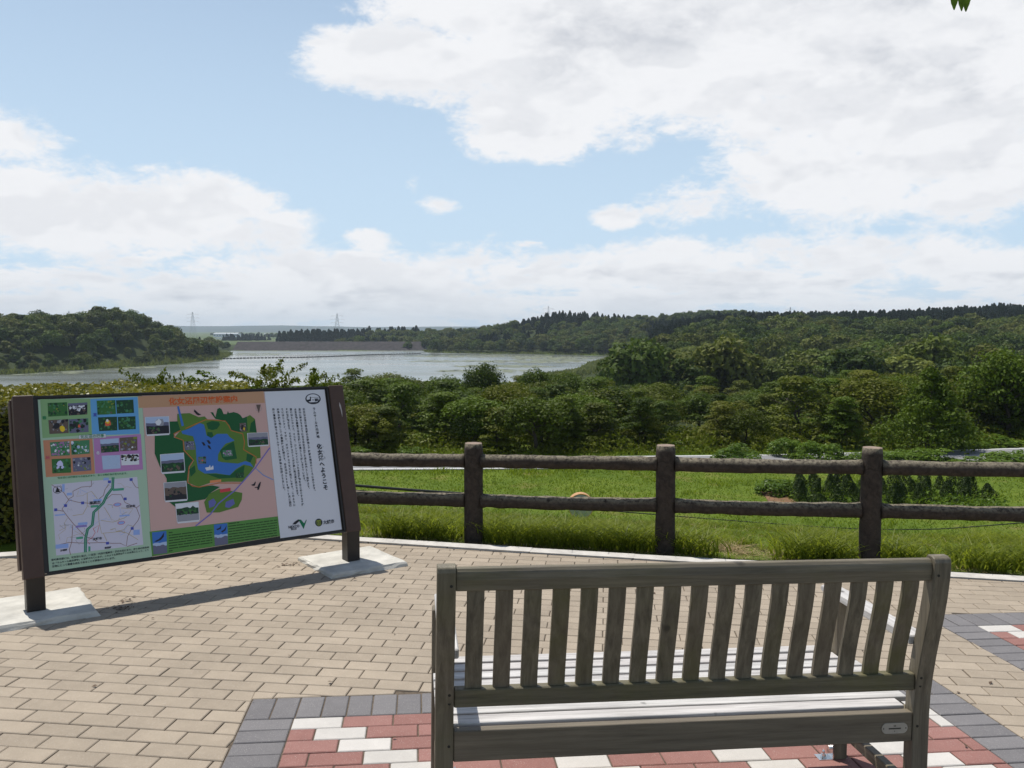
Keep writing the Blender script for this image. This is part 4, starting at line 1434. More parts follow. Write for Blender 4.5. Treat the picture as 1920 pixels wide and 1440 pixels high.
# ------------------------------------------------------------------ bench
def build_bench():
    W, HS, H, D, RK, DF = 1.5327, 0.3953, 0.9009, 0.5758, 0.0737, 0.4803
    BMx = PM @ Matrix.Translation((-0.2113, 2.3844, 0)) @ Matrix.Rotation(0.1158, 4, 'Z')
    root = thing('garden_bench', 'weathered grey-green slatted teak bench seen from behind on the patterned paving', 'bench', mw=BMx)
    def dr(z):
        t = min(1, max(0, (z - 0.38) / 0.50))
        return -RK * t * t * (3 - 2 * t) - 0.008 * max(0, (z - 0.6) / 0.3)
    def drs(z):
        a, b = dr(0.49), dr(0.84)
        t = min(1, max(0, (z - 0.51) / 0.32))
        return a + (b - a) * (0.5 * t + 0.5 * t * t * (3 - 2 * t))
    def profile(u0, u1, z0, z1, front, back, n=12, round_top=0.0, fn=dr):
        mb = MB()
        zs = [z0 + (z1 - z0) * i / n for i in range(n + 1)]
        rear = [(fn(z) + back, z) for z in zs]
        fr = [(fn(z) + front, z) for z in zs]
        if round_top:
            rear = rear[:-1] + [(rear[-1][0] + 0.001, z1 - round_top), (rear[-1][0] + round_top * 0.35, z1 - round_top * 0.3), (rear[-1][0] + round_top, z1)]
            fr = fr[:-1] + [(fr[-1][0], z1 - round_top * 0.6), (fr[-1][0] - round_top * 0.5, z1)]
        poly = rear + fr[::-1]
        mb.prism(poly, lambda p: (u1, p[0], p[1]), lambda p: (u0, p[0], p[1]))
        return mb
    def add(mb, name, mat, bev=0.0025):
        o = mb.obj(name, M[mat], root, bevel=bev)
        bm = bmesh.new(); bm.from_mesh(o.data); bmesh.ops.recalc_face_normals(bm, faces=bm.faces); bm.to_mesh(o.data); bm.free()
        return o
    def bx(name, mat, lo, hi, bev=0.003):
        mb = MB(); mb.box(lo, hi)
        return add(mb, name, mat, bev)
    for u0 in (0.0, W - 0.053):
        add(profile(u0, u0 + 0.053, 0.0, H, 0.050, 0.0, 14, 0.018), 'back_leg', 'wood_z')
        # plugs over the joint dowels
        for zz in (0.845, 0.507, 0.48, 0.35):
            k = MB(); k.tube([(u0 + (0.04 if u0 < 0.5 else 0.013), dr(zz) - 0.0008, zz), (u0 + (0.04 if u0 < 0.5 else 0.013), dr(zz) + 0.004, zz)], 0.0045, 8)
            k.obj('dowel_plug', M['ink'], root)
    # top rail, softly rounded, and the lower back rail
    mb = MB()
    z0, z1 = 0.826, 0.893
    prof = [(dr(z0) + 0.012, z0), (dr(0.85) + 0.010, 0.86), (dr(0.88) + 0.013, 0.880), (dr(z1) + 0.021, z1 - 0.002), (dr(z1) + 0.034, z1), (dr(z1) + 0.044, z1 - 0.006), (dr(0.87) + 0.047, 0.872), (dr(z0) + 0.044, z0)]
    mb.prism(prof, lambda p: (W - 0.0535, p[0], p[1]), lambda p: (0.0535, p[0], p[1]))
    add(mb, 'top_rail', 'wood_x', 0.002)
    bx('lower_back_rail', 'wood_mossy', (0.0535, 0.008 + dr(0.49), 0.464), (W - 0.0535, 0.042 + dr(0.49), 0.517))
    n = 17
    span = W - 0.106
    sw = 0.0495
    gap = (span - n * sw) / (n + 1)
    for i in range(n):
        u0 = 0.053 + gap + i * (sw + gap)
        o = add(profile(u0, u0 + sw, 0.510, 0.832, 0.036, 0.019, 14, fn=drs), 'back_slat', 'wood_z', 0.0025)
    for i in range(8):
        d1 = D - i * 0.0676
        d0 = d1 - 0.0546
        ins = 0.055 if (d1 > DF + 0.002 or d0 < 0.052) else 0.004
        # the seat dips very slightly towards its middle
        dip = 0.006 * (1 - ((d0 + d1) / 2 / D - 0.5) ** 2 * 4)
        bx('seat_slat', 'silver_x', (ins, d0, HS - 0.018 - dip + 0.004), (W - ins, d1, HS - dip + 0.004), 0.002)
    bx('rear_apron', 'wood_x', (0.0535, 0.004, 0.300), (W - 0.0535, 0.034, 0.3925))
    bx('front_apron', 'wood_x', (0.0555, 0.500, 0.300), (W - 0.0555, 0.528, 0.3745))
    for u0 in (0.0, W - 0.053):
        bx('front_leg', 'wood_z', (u0, DF, 0.0), (u0 + 0.053, DF + 0.055, 0.600))
        bx('side_rail', 'wood_y', (u0 + 0.012, 0.0505, 0.305), (u0 + 0.040, DF - 0.0005, 0.372))
        bx('stretcher', 'wood_y', (u0 + 0.010, 0.0505, 0.105), (u0 + 0.042, DF - 0.0005, 0.145))
        a = MB()
        pr = [(-0.004 + dr(0.61) + 0.052, 0.602), (0.25, 0.601), (D + 0.005, 0.601), (D + 0.018, 0.607), (D + 0.019, 0.618), (D + 0.008, 0.627), (0.40, 0.631), (0.2, 0.630), (dr(0.61) + 0.048, 0.632)]
        ua, ub = (u0 + 0.010, u0 + 0.068) if u0 < 0.5 else (u0 - 0.013, u0 + 0.049)
        a.prism(pr, lambda p: (ub, p[0], p[1]), lambda p: (ua, p[0], p[1]))
        add(a, 'armrest', 'silver_y', 0.004)
        # stainless anchor angles screwed to the legs and bolted down
        s_ = -1 if u0 > 0.5 else 1
        ue = u0 if s_ < 0 else u0 + 0.053
        br = MB()
        br.box((min(ue, ue + s_ * 0.055), DF - 0.002, 0.0), (max(ue, ue + s_ * 0.055), DF + 0.042, 0.004))
        br.box((min(ue + s_ * 0.0006, ue + s_ * 0.0046), DF - 0.002, 0.0045), (max(ue + s_ * 0.0006, ue + s_ * 0.0046), DF + 0.042, 0.06))
        bo = br.obj('anchor_bracket', M['steel'], root)
        bt = MB()
        cu, cd = ue + s_ * 0.030, DF + 0.018
        bt.tube([(cu, cd, 0.004), (cu, cd, 0.008)], 0.011, 12); bt.tube([(cu, cd, 0.008), (cu, cd, 0.017)], 0.0085, 6); bt.tube([(cu, cd, 0.017), (cu, cd, 0.027), (cu, cd, 0.031)], [0.005, 0.005, 0.003], 8)
        bt.tube([(ue + s_ * 0.004, cd, 0.040), (ue + s_ * 0.012, cd, 0.040)], 0.0075, 8)
        bt.obj('anchor_bolt', M['steel'], root)
    # oval-ended maker's plate on the rear apron
    c_u, c_z, hw, hr = W - 0.053 - 0.060, 0.345, 0.026, 0.0165
    poly = []
    for k in range(13):
        a = -pi / 2 + pi * k / 12
        poly.append((c_u + hw + hr * math.cos(a), c_z + hr * math.sin(a)))
    for k in range(13):
        a = pi / 2 + pi * k / 12
        poly.append((c_u - hw + hr * math.cos(a), c_z + hr * math.sin(a)))
    pl = MB(); pl.prism(poly, lambda p: (p[0], 0.0038, p[1]), lambda p: (p[0], 0.0018, p[1]))
    po = add(pl, 'name_plate', 'plate', 0.0)
    ink = MB()
    y = 0.0014
    def bar(u, z, w_, h_):
        ink.add([(u - w_ / 2, y, z - h_ / 2), (u + w_ / 2, y, z - h_ / 2), (u + w_ / 2, y, z + h_ / 2), (u - w_ / 2, y, z + h_ / 2)], [(0, 1, 2, 3)])
    bar(c_u, c_z, 0.040, 0.0032)
    for k in range(12): bar(c_u - 0.0185 + k * 0.0034, c_z - 0.0026, 0.0018, 0.0012)
    bar(c_u, c_z + 0.0096, 0.0075, 0.0012); bar(c_u - 0.003, c_z + 0.0075, 0.0012, 0.004); bar(c_u + 0.003, c_z + 0.0075, 0.0012, 0.004); bar(c_u, c_z + 0.0066, 0.0075, 0.0012)
    bar(c_u, c_z - 0.009, 0.0018, 0.0035)
    for s_ in (-1, 1):
        bar(c_u + s_ * (hw + hr - 0.006), c_z, 0.0036, 0.0036)
    ink.obj('engraving', M['ink'], po)


build_bench()

# ------------------------------------------------------------------ log fence
FP = [(-1.73, 6.735), (-0.30, 6.455), (1.144, 6.185), (2.557, 5.920), (3.985, 5.655), (5.40, 5.39), (6.8, 5.13)]


def build_fence():
    root = thing('log_fence', 'dark brown log fence with round posts and two rails along the grass verge', 'fence', loc=(1.144, 6.185, gz(1.144, 6.185)))
    inv = root.matrix_world.inverted()
    ztop = lambda i: 0.622 + 0.021 * i
    for i, (x, y) in enumerate(FP):
        zb = gz(x, y) - 0.35
        zt = ztop(i)
        mb = MB()
        zs = [zb + (zt - zb) * k / 22 for k in range(23)]
        lean = RN.uniform(-0.006, 0.006)
        pts = [(0 + lean * k / 22, 0, z - gz(x, y)) for k, z in enumerate(zs)]
        rad_ = [0.074 - 0.002 * (k / 22) + 0.004 * (k == 0) for k in range(23)]
        rad_[-1] = 0.066
        mb.tube(pts, rad_, 22, caps=False, jit=0.055, seed=i * 3.3)
        nb = len(mb.v) - 22
        mb.f.append(tuple(range(nb, nb + 22)))
        fm = [0] * (len(mb.f) - 1) + [1]
        me = mesh('post', mb.v, mb.f, [M['log'], M['log_end']], fm=fm)
        me.polygons.foreach_set('use_smooth', [k == 0 for k in fm])
        o = new_obj('post', me, root)
        o.matrix_local = inv @ Matrix.Translation((x, y, gz(x, y)))
    for i in range(len(FP) - 1):
        a, b = Vector((*FP[i], 0)), Vector((*FP[i + 1], 0))
        d = (b - a).normalized()
        for h0 in (0.486, 0.176):
            za, zb = h0 + 0.019 * i, h0 + 0.019 * (i + 1)
            p0, p1 = a + d * 0.066, b - d * 0.066
            n = 34
            pts, rr = [], []
            sg = RN.uniform(-0.008, 0.004)
            for k in range(n + 1):
                t = k / n
                pts.append(p0 + (p1 - p0) * t + Vector((0, 0, za + (zb - za) * t + sg * math.sin(pi * t))) - p0)
                rr.append(0.052 + 0.0045 * noise.noise(Vector((i * 5 + t * 9, h0 * 40, 0))))
            rr[0] = rr[-1] = 0.058
            mb = MB(); mb.tube(pts, rr, 18, jit=0.10, seed=i * 1.7 + h0 * 9)
            o = mb.obj('rail', M['log'], root, smooth=True)
            o.matrix_local = inv @ Matrix.Translation((p0.x, p0.y, 0))


build_fence()

# ------------------------------------------------------------------ traffic mirror seen from behind, standing on the slope
def build_mirror():
    x, y = 1.66, 20.0
    zc = -2.74
    zg = land1(x, y)
    root = thing('traffic_mirror', 'round traffic mirror seen from behind with orange rim and post below the fence', 'traffic mirror', loc=(x, y, zg))
    h = zc - zg
    mb = MB(); mb.tube([(0, 0.10, -0.2), (0, 0.10, h + 0.15)], 0.038, 12); mb.obj('post', M['orange'], root, smooth=True)
    R_ = 0.30
    rim = MB()
    n = 40
    prof = [(R_ - 0.006, -0.02), (R_ + 0.006, -0.022), (R_ + 0.009, 0.0), (R_ + 0.006, 0.024), (R_ - 0.006, 0.022)]
    vs, fs = [], []
    for i in range(n):
        a = 2 * pi * i / n
        for r, dy in prof:
            vs.append((r * math.cos(a), dy, h + r * math.sin(a)))
    m_ = len(prof)
    for i in range(n):
        for k in range(m_):
            fs.append((i * m_ + k, i * m_ + (k + 1) % m_, ((i + 1) % n) * m_ + (k + 1) % m_, ((i + 1) % n) * m_ + k))
    rim.add(vs, fs); rim.obj('rim', M['orange'], root, smooth=True)
    def dish(name, mat, y0, bulge):
        b = MB(); vs, fs = [(0, y0 + bulge, h)], []
        for j in range(1, 5):
            for i in range(n):
                r = (R_ - 0.013) * j / 4
                vs.append((r * math.cos(2 * pi * i / n), y0 + bulge * (1 - (j / 4) ** 2), h + r * math.sin(2 * pi * i / n)))
        for i in range(n):
            fs.append((0, 1 + i, 1 + (i + 1) % n))
        for j in range(3):
            for i in range(n):
                fs.append((1 + j * n + i, 1 + (j + 1) * n + i, 1 + (j + 1) * n + (i + 1) % n, 1 + j * n + (i + 1) % n))
        b.add(vs, fs); b.obj(name, mat, root, smooth=True)
    dish('backing_plate', M['mirror_back'], -0.012, -0.03)
    dish('mirror_glass', M['mirror_face'], 0.012, 0.05)
    v = MB()
    vs = []
    for i in range(9):
        a = pi * (0.2 + 0.6 * i / 8)
        for yy, r in ((0.026, R_ + 0.010), (0.20, R_ + 0.014)):
            vs.append((r * math.cos(a), yy, h + r * math.sin(a)))
    v.add(vs, [(2 * i, 2 * i + 2, 2 * i + 3, 2 * i + 1) for i in range(8)])
    v.obj('visor', M['orange'], root)
    for zz in (-0.06, 0.06):
        br = MB(); br.box((-0.05, -0.02, h + zz), (0.05, 0.10, h + zz + 0.04)); br.obj('clamp', M['galv'], root)


build_mirror()

# cables sagging past the viewpoint
def build_cables():
    ctrl = [((-26.0, 10.0, 6.5), None)]
    def pt(px, py, d):
        return Vector(((px - 960) / 1575 * d, d, EYE - (py - 617) / 1575.0 * d))
    lines = [('thick black cable sagging low across the slope behind the fence', 0.024, [(-400, 800), (200, 868), (667, 913), (1070, 942), (1487, 968), (1750, 972), (2050, 962), (2700, 900), (3600, 760)], 14.0),
             ('thin black wire sagging just under the thick cable behind the fence', 0.0085, [(-400, 812), (200, 880), (667, 922), (1070, 955), (1487, 988), (1700, 997), (1920, 985), (2700, 915), (3600, 775)], 13.4)]
    for label, r, pts, d in lines:
        P = [pt(a, b, d) for a, b in pts]
        mb = MB()
        out = []
        for i in range(len(P) - 1):
            p0, p1, p2, p3 = P[max(i - 1, 0)], P[i], P[i + 1], P[min(i + 2, len(P) - 1)]
            for k in range(8):
                t = k / 8
                out.append(0.5 * ((2 * p1) + (p2 - p0) * t + (2 * p0 - 5 * p1 + 4 * p2 - p3) * t * t + (3 * p1 - p0 - 3 * p2 + p3) * t ** 3))
        out.append(P[-1])
        mb.tube(out, r, 6)
        o = mb.obj('overhead_cable', M['cable'])
        tag(o, label, 'cable')


build_cables()

# ------------------------------------------------------------------ far structures
def pylon(label, px, y, ztop, base_z, w):
    x = (px - 960) / 1575 * y
    root = thing('power_pylon', label, 'pylon', loc=(x, y, base_z), group='power pylons on the skyline')
    h = ztop - base_z
    mb = MB()
    r = w * 0.012
    lev = [0, 0.25, 0.45, 0.62, 0.76, 0.88, 1.0]
    hw = [0.5, 0.37, 0.27, 0.19, 0.13, 0.09, 0.04]
    cr = [[(sx * hw[i] * w, sy * hw[i] * w, lev[i] * h) for sx, sy in ((-1, -1), (1, -1), (1, 1), (-1, 1))] for i in range(len(lev))]
    for i in range(len(lev) - 1):
        for k in range(4):
            mb.tube([cr[i][k], cr[i + 1][k]], r, 4)
            mb.tube([cr[i][k], cr[i + 1][(k + 1) % 4]], r * 0.7, 4)
            mb.tube([cr[i][(k + 1) % 4], cr[i + 1][k]], r * 0.7, 4)
    mb.obj('lattice_tower', M['galv'], root)
    for f in (0.62, 0.76, 0.9):
        a = MB()
        L = w * (0.85 if f != 0.76 else 0.98)
        for sx in (-1, 1):
            a.tube([(0, 0, f * h), (sx * L, 0, f * h)], r, 4); a.tube([(0, 0, f * h + 0.05 * h), (sx * L, 0, f * h)], r * 0.7, 4)
            a.tube([(sx * L, 0, f * h), (sx * L, 0, f * h - 0.045 * h)], r * 0.6, 4)
        a.obj('cross_arm', M['galv'], root)


pylon('tall lattice pylon above the trees at the right end of the dam', 633, 1500, EYE + (617 - 588) / 1575 * 1500, -14, 13)
pylon('lattice pylon just right of the left wooded hill', 363, 1600, EYE + (617 - 585) / 1575 * 1600, -14, 13)
pylon('faint lattice pylon above the woods left of the left hilltop', 132, 1700, EYE + (617 - 583) / 1575 * 1700, -14, 13)
pylon('lattice pylon standing on the highest wooded hill', 1028, 900, EYE + (617 - 574) / 1575 * 900, -6, 7)
pylon('lattice pylon behind the long cedar ridge on the right', 1480, 1000, EYE + (617 - 576) / 1575 * 1000, -6, 7)
pylon('tiny lattice pylon over the dark wood behind the dam', 593, 2900, EYE + (617 - 612) / 1575 * 2900, -14, 13)


def hall(label, px0, px1, y, ztop, depth, nwin):
    x0, x1 = (px0 - 960) / 1575 * y, (px1 - 960) / 1575 * y
    root = thing('warehouse', label, 'building', loc=((x0 + x1) / 2, y, -14.0))
    w, h = x1 - x0, ztop + 14.0
    mb = MB(); mb.box((-w / 2, 0, -1), (w / 2, depth, h * 0.78)); mb.obj('wall', M['whitewall'], root)
    r = MB(); r.prism([(-0.8, h * 0.78), (depth / 2, h), (depth + 0.8, h * 0.78)], lambda p: (-w / 2 - 0.8, p[0], p[1]), lambda p: (w / 2 + 0.8, p[0], p[1])); r.obj('roof', M['roof'], root)
    for i in range(nwin):
        u = -w / 2 + w * (i + 0.5) / nwin
        b = MB(); b.box((u - w / nwin * 0.3, -0.15, h * 0.3), (u + w / nwin * 0.3, -0.02, h * 0.5)); b.obj('window', M['window'], root)


hall('long white warehouse on the far plain beside the left wooded hill', 401, 446, 1700, EYE + (617 - 624) / 1575 * 1700, 22, 9)
hall('small pale shed on the far plain between the dark groves', 545, 562, 1850, EYE + (617 - 627) / 1575 * 1850, 14, 4)
hall('low white shed in front of the long warehouse', 405, 421, 1350, EYE + (617 - 633.5) / 1575 * 1350, 9, 3)
hall('pale flat building left of the dark dam grove', 496, 512, 2100, EYE + (617 - 625) / 1575 * 2100, 14, 4)


def float_boom():
    root = thing('float_boom', 'string of small dark floats across the lake in front of the dam', 'float boom', loc=(-215, 560, WATER_Z))
    A = [(410, 673), (470, 671.5), (560, 670.5), (640, 668), (700, 665), (790, 663)]
    pts = []
    for px, py in A:
        y = 18.0233 * 1575 / (py - 617)
        pts.append(Vector(((px - 960) / 1575 * y, y, WATER_Z)))
    L = [0]
    for i in range(1, len(pts)):
        L.append(L[-1] + (pts[i] - pts[i - 1]).length)
    n = 74
    fm = MB()
    fm.tube([(-0.85, 0, 0.12), (-0.7, 0, 0.12), (0.7, 0, 0.12), (0.85, 0, 0.12)], [0.2, 0.42, 0.42, 0.2], 8)
    me = mesh('float', fm.v, fm.f, M['float'])
    rope = []
    for k in range(n):
        s_ = L[-1] * (k + 0.5) / n
        i = max(j for j in range(len(L) - 1) if L[j] <= s_)
        t = (s_ - L[i]) / (L[i + 1] - L[i])
        p = pts[i].lerp(pts[i + 1], t)
        d = pts[i + 1] - pts[i]
        o = new_obj('float', me, root)
        o.location = p - Vector((-215, 560, WATER_Z))
        o.rotation_euler = (0, 0, math.atan2(d.y, d.x))
        rope.append(p - Vector((-215, 560, WATER_Z)) + Vector((0, 0, 0.1)))
    rb = MB(); rb.tube(rope, 0.06, 4); rb.obj('rope', M['float'], root)


float_boom()

# ------------------------------------------------------------------ leaves, crowns
def rand_unit(n):
    v = NP.normal(size=(n, 3))
    return v / np.linalg.norm(v, axis=1, keepdims=True)


def leaf_quads(C, N, size, tint, aspect=0.55, fold=0.18):
    """a pointed, slightly folded leaf (two triangles pairs as one quad strip) for every centre"""
    n = len(C)
    N = N / np.maximum(np.linalg.norm(N, axis=1, keepdims=True), 1e-6)
    r = rand_unit(n)
    T = np.cross(N, r)
    T /= np.maximum(np.linalg.norm(T, axis=1, keepdims=True), 1e-6)
    Bq = np.cross(N, T)
    s_ = size[:, None]
    up = N * s_ * fold
    V = np.stack([C - T * s_, C + Bq * s_ * aspect + up, C + T * s_, C - Bq * s_ * aspect + up], 1).reshape(-1, 3)
    F = np.arange(4 * n).reshape(n, 4)
    return V, F, np.repeat(tint, 4)


def clumps_to_leaves(cc, cr, per, lsize, flat_=1.0, drop=0.35, up=0.5):
    """cc centres, cr radii; leaves sit on the shells of the clumps, mostly on top"""
    n = len(cc)
    C, N, T = [], [], []
    d = rand_unit(n * per)
    d[:, 2] = np.where(d[:, 2] < -drop, -d[:, 2], d[:, 2])
    rr = NP.uniform(0.55, 1.08, (n * per, 1)) ** 0.6
    R_ = np.repeat(cr, per)[:, None]
    P = d * rr * R_
    P[:, 2] *= flat_
    C = np.repeat(cc, per, axis=0) + P
    N = d + NP.normal(scale=0.55, size=d.shape) + np.array([0, 0, up])
    ct = np.repeat(NP.uniform(0.0, 1.0, n), per)
    T = np.clip(ct * 0.55 + NP.uniform(0, 0.45, n * per), 0, 1)
    S_ = lsize * NP.uniform(0.6, 1.3, n * per)
    return C, N, S_, T


def crown_mesh(name, mat, kind, h=5.0, r=2.2, nclump=45, per=120, lsize=0.13, seed=0):
    global NP
    NP = np.random.default_rng(seed + 100)
    if kind == 'broad':
        z0 = h * 0.12
        d = rand_unit(nclump)
        d[:, 2] = np.abs(d[:, 2]) * 1.15 - 0.25
        rad_ = NP.uniform(0.35, 0.98, (nclump, 1)) ** 0.5
        cc = d * rad_ * np.array([r * 0.8, r * 0.8, h * 0.50]) + np.array([0, 0, z0 + h * 0.26])
        cc[:, 0] += 0.18 * r * np.sin(cc[:, 2] * 2.1 + seed)
        cr = r * NP.uniform(0.20, 0.38, nclump)
        C, N, S_, T = clumps_to_leaves(cc, cr, per, lsize, 0.72, 0.3, 0.6)
    elif kind == 'round':
        # full rounded crown made of billowing clumps
        d = rand_unit(nclump)
        d[:, 2] = np.where(d[:, 2] < -0.45, -d[:, 2], d[:, 2])
        q = NP.uniform(0.62, 1.0, (nclump, 1))
        cc = d * q * np.array([r * 0.74, r * 0.74, h * 0.36]) + np.array([0, 0, h * 0.50])
        cr = r * NP.uniform(0.22, 0.42, nclump)
        C, N, S_, T = clumps_to_leaves(cc, cr, per, lsize, 0.95, 0.5, 0.25)
        C[:, 2] = np.maximum(C[:, 2], 0.02 * h)
    elif kind == 'layer':
        # tiers of spreading branches, as on a dogwood or cherry
        cc = []
        ntier = max(5, nclump // 8)
        for i in range(nclump):
            t = (i % ntier) / (ntier - 1)
            zz = h * (0.10 + 0.84 * t)
            rr = r * (1.05 - 0.82 * t ** 1.4) * NP.uniform(0.25, 1.05)
            a = NP.uniform(0, 2 * pi)
            cc.append((rr * math.cos(a), rr * math.sin(a), zz + NP.normal() * h * 0.03 - 0.06 * rr))
        cc = np.array(cc)
        cr = r * NP.uniform(0.22, 0.42, nclump)
        C, N, S_, T = clumps_to_leaves(cc, cr, per, lsize, 0.30, 0.5, 1.0)
    elif kind == 'cone':
        cc = []
        for i in range(nclump):
            t = NP.uniform(0, 1) ** 1.3
            rr = r * (1 - t) ** 0.85 * NP.uniform(0.45, 1.0) + 0.02 * r
            a = NP.uniform(0, 2 * pi)
            cc.append((rr * math.cos(a), rr * math.sin(a), h * (0.10 + 0.86 * t)))
        cc = np.array(cc)
        tt = (cc[:, 2] / h)
        cr = r * (0.34 - 0.24 * tt) * NP.uniform(0.7, 1.3, nclump)
        C, N, S_, T = clumps_to_leaves(cc, cr, per, lsize, 0.75, 0.8, 0.1)
    elif kind == 'column':
        n_ = nclump * per
        t = NP.uniform(0, 1, n_) ** 0.9
        a = NP.uniform(0, 2 * pi, n_)
        prof = np.clip(np.minimum(1.0, 0.55 + t * 2.2), 0, 1) * np.clip(1.15 - t ** 2.2, 0.12, 1)
        wob = 1 + 0.18 * np.sin(a * 3 + t * 9 + seed) + 0.12 * np.sin(a * 5 - t * 17)
        rr = r * prof * wob * NP.uniform(0.78, 1.06, n_)
        C = np.stack([rr * np.cos(a), rr * np.sin(a), h * t * 0.97 + 0.02], -1)
        N = np.stack([np.cos(a), np.sin(a), 0.5 + 0 * a], -1) + NP.normal(scale=0.5, size=(n_, 3))
        S_ = lsize * NP.uniform(0.6, 1.3, n_)
        T = NP.uniform(0, 1, n_)
    elif kind == 'sapling':
        C, N, T = [], [], []
        for b in range(nclump):
            a = NP.uniform(0, 2 * pi)
            t0 = NP.uniform(0.25, 1.0) ** 0.6
            L = r * (1.25 - 0.55 * t0) * NP.uniform(0.7, 1.2)
            tilt = NP.uniform(0.05, 0.5)
            for k in range(per):
                q = NP.uniform(0.15, 1.0)
                side = NP.normal() * 0.12 * (1.1 - q) * r
                C.append((L * q * math.cos(a) - side * math.sin(a), L * q * math.sin(a) + side * math.cos(a), h * t0 * 0.97 + L * q * tilt - 0.10 * r * q * q + NP.normal() * 0.015 * r))
                N.append((NP.normal() * 0.35, NP.normal() * 0.35, 1.0))
                T.append(NP.uniform(0, 1))
        C, N, T = np.array(C), np.array(N), np.array(T)
        S_ = lsize * NP.uniform(0.6, 1.3, len(C))
    elif kind == 'mound':
        d = rand_unit(nclump)
        d[:, 2] = np.abs(d[:, 2])
        cc = d * NP.uniform(0.5, 1.0, (nclump, 1)) * np.array([r * 0.8, r * 0.8, h * 0.78])
        cr = r * NP.uniform(0.2, 0.36, nclump)
        C, N, S_, T = clumps_to_leaves(cc, cr, per, lsize, 0.85, 0.4, 0.5)
        C[:, 2] = np.abs(C[:, 2])
    # keep some holes in the crown
    hole = NP.uniform(-1, 1, (5, 3)) * np.array([r, r, h * 0.4]) + np.array([0, 0, h * 0.55])
    keep = np.ones(len(C), bool)
    if kind in ('broad', 'layer'):
        for q in hole:
            keep &= np.linalg.norm(C - q, axis=1) > r * 0.22
    V, F, Tq = leaf_quads(C[keep], N[keep], S_[keep], T[keep])
    return fast_mesh(name, V, F, mat, tint=Tq)


def trunk_mesh(name, h, r0, seed, limbs=6, spread=1.5):
    rr = random.Random(seed)
    mb = MB()
    pts = [(0, 0, -0.6)] + [(rr.uniform(-0.12, 0.12) * k, rr.uniform(-0.12, 0.12) * k, h * 0.16 * k) for k in range(0, 6)]
    mb.tube(pts, [r0 * (1.25 - 0.17 * i) for i in range(len(pts))], 8, jit=0.1, seed=seed)
    for k in range(limbs):
        z = h * rr.uniform(0.22, 0.6)
        a = rr.uniform(0, 2 * pi)
        L = spread * rr.uniform(0.6, 1.0)
        mb.tube([(0, 0, z), (L * 0.5 * math.cos(a), L * 0.5 * math.sin(a), z + L * 0.35), (L * math.cos(a + 0.2), L * math.sin(a + 0.2), z + L * 0.6)], [r0 * 0.45, r0 * 0.28, r0 * 0.08], 6)
    return mesh(name, mb.v, mb.f, M['bark'], smooth=True)


NEAR = []
for i, (k, h, r, nc) in enumerate((('round', 5.0, 2.4, 46), ('layer', 5.0, 2.5, 48), ('broad', 5.0, 2.0, 44), ('layer', 5.0, 2.2, 56), ('round', 5.0, 2.8, 56))):
    NEAR.append((crown_mesh('crown', M['leaf_near'], k, h, r, nc, 130, 0.105, i), trunk_mesh('trunk', h, 0.12, i, 7, r * 0.7), h))
CONE_NEAR = (crown_mesh('crown', M['leaf_near'], 'cone', 5.5, 2.6, 110, 110, 0.10, 31), trunk_mesh('trunk', 5.5, 0.12, 31, 3, 0.8), 5.5)
MID = [crown_mesh('broadleaf_tree', M['leaf_mid'], k, 9.0, r, nc, 80, 0.46, 40 + i) for i, (k, r, nc) in enumerate((('round', 4.4, 30), ('round', 3.8, 26), ('round', 5.2, 36), ('broad', 4.4, 30)))]
CEDAR = [crown_mesh('cedar_tree', M['leaf_cedar'], 'cone', 15.0, 4.6, 64, 48, 0.62, 60 + i) for i in range(3)]
WILLOW = [crown_mesh('pale_tree', M['leaf_willow'], 'round', 8.0, 4.4, 34, 80, 0.42, 70 + i) for i in range(2)]
BUSH = [crown_mesh('foliage', M['leaf_bush'], 'mound', 1.3, 1.0, 26, 90, 0.062, 80 + i) for i in range(3)]
CLIP = [crown_mesh('clipped_conifer', M['leaf_clip'], 'column', 1.35, 0.30, 26, 70, 0.035, 90), crown_mesh('clipped_conifer', M['leaf_clip'], 'column', 0.62, 0.42, 24, 70, 0.035, 91), crown_mesh('clipped_conifer', M['leaf_clip'], 'column', 1.1, 0.33, 26, 70, 0.035, 92)]
SAPL = [(crown_mesh('crown', M['leaf_near'], 'sapling', 3.0, 1.3, 80, 90, 0.046, 95 + i), trunk_mesh('trunk', 3.0, 0.05, 95 + i, 9, 1.1), 3.0) for i in range(3)]
NP = np.random.default_rng(5)


def place_tree(proto, x, y, hgt, label, name='broadleaf_tree', group=None, cat='tree', rz=None, wide=1.0, sink=0.1):
    cm, tm, h = proto
    s_ = hgt / h
    z = land1(x, y)
    root = thing(name, label, cat, loc=(x, y, z - sink), rz=RN.uniform(0, 6.28) if rz is None else rz, group=group)
    root.matrix_world = root.matrix_world @ Matrix.Diagonal((s_ * wide, s_ * wide, s_, 1))
    c = new_obj('crown', cm, root)
    new_obj('trunk', tm, root)
    return root


def sdist(x, y):
    return float(lake_sd_fast(np.array([x]), np.array([y]))[0])


def px_at(x, y):
    return 960 + 1575 * x / y


def where(px):
    for lim, w in ((655, 'behind the information board'), (760, 'just right of the board'), (850, 'left of the first fence post'), (925, 'above the first fence post'), (1070, 'right of the first fence post'),
                   (1205, 'left of the middle fence post'), (1285, 'above the middle fence post'), (1440, 'right of the middle fence post'), (1595, 'left of the right fence post'),
                   (1690, 'above the right fence post'), (1800, 'right of the right fence post'), (99999, 'at the right picture edge')):
        if px < lim:
            return w


# --- the belt of trees between the road and the lake ---
def belt_height(px, y):
    """how tall the wood stands, higher towards the right"""
    return 4.6 + 2.6 * float(sm((px - 1380) / 350))


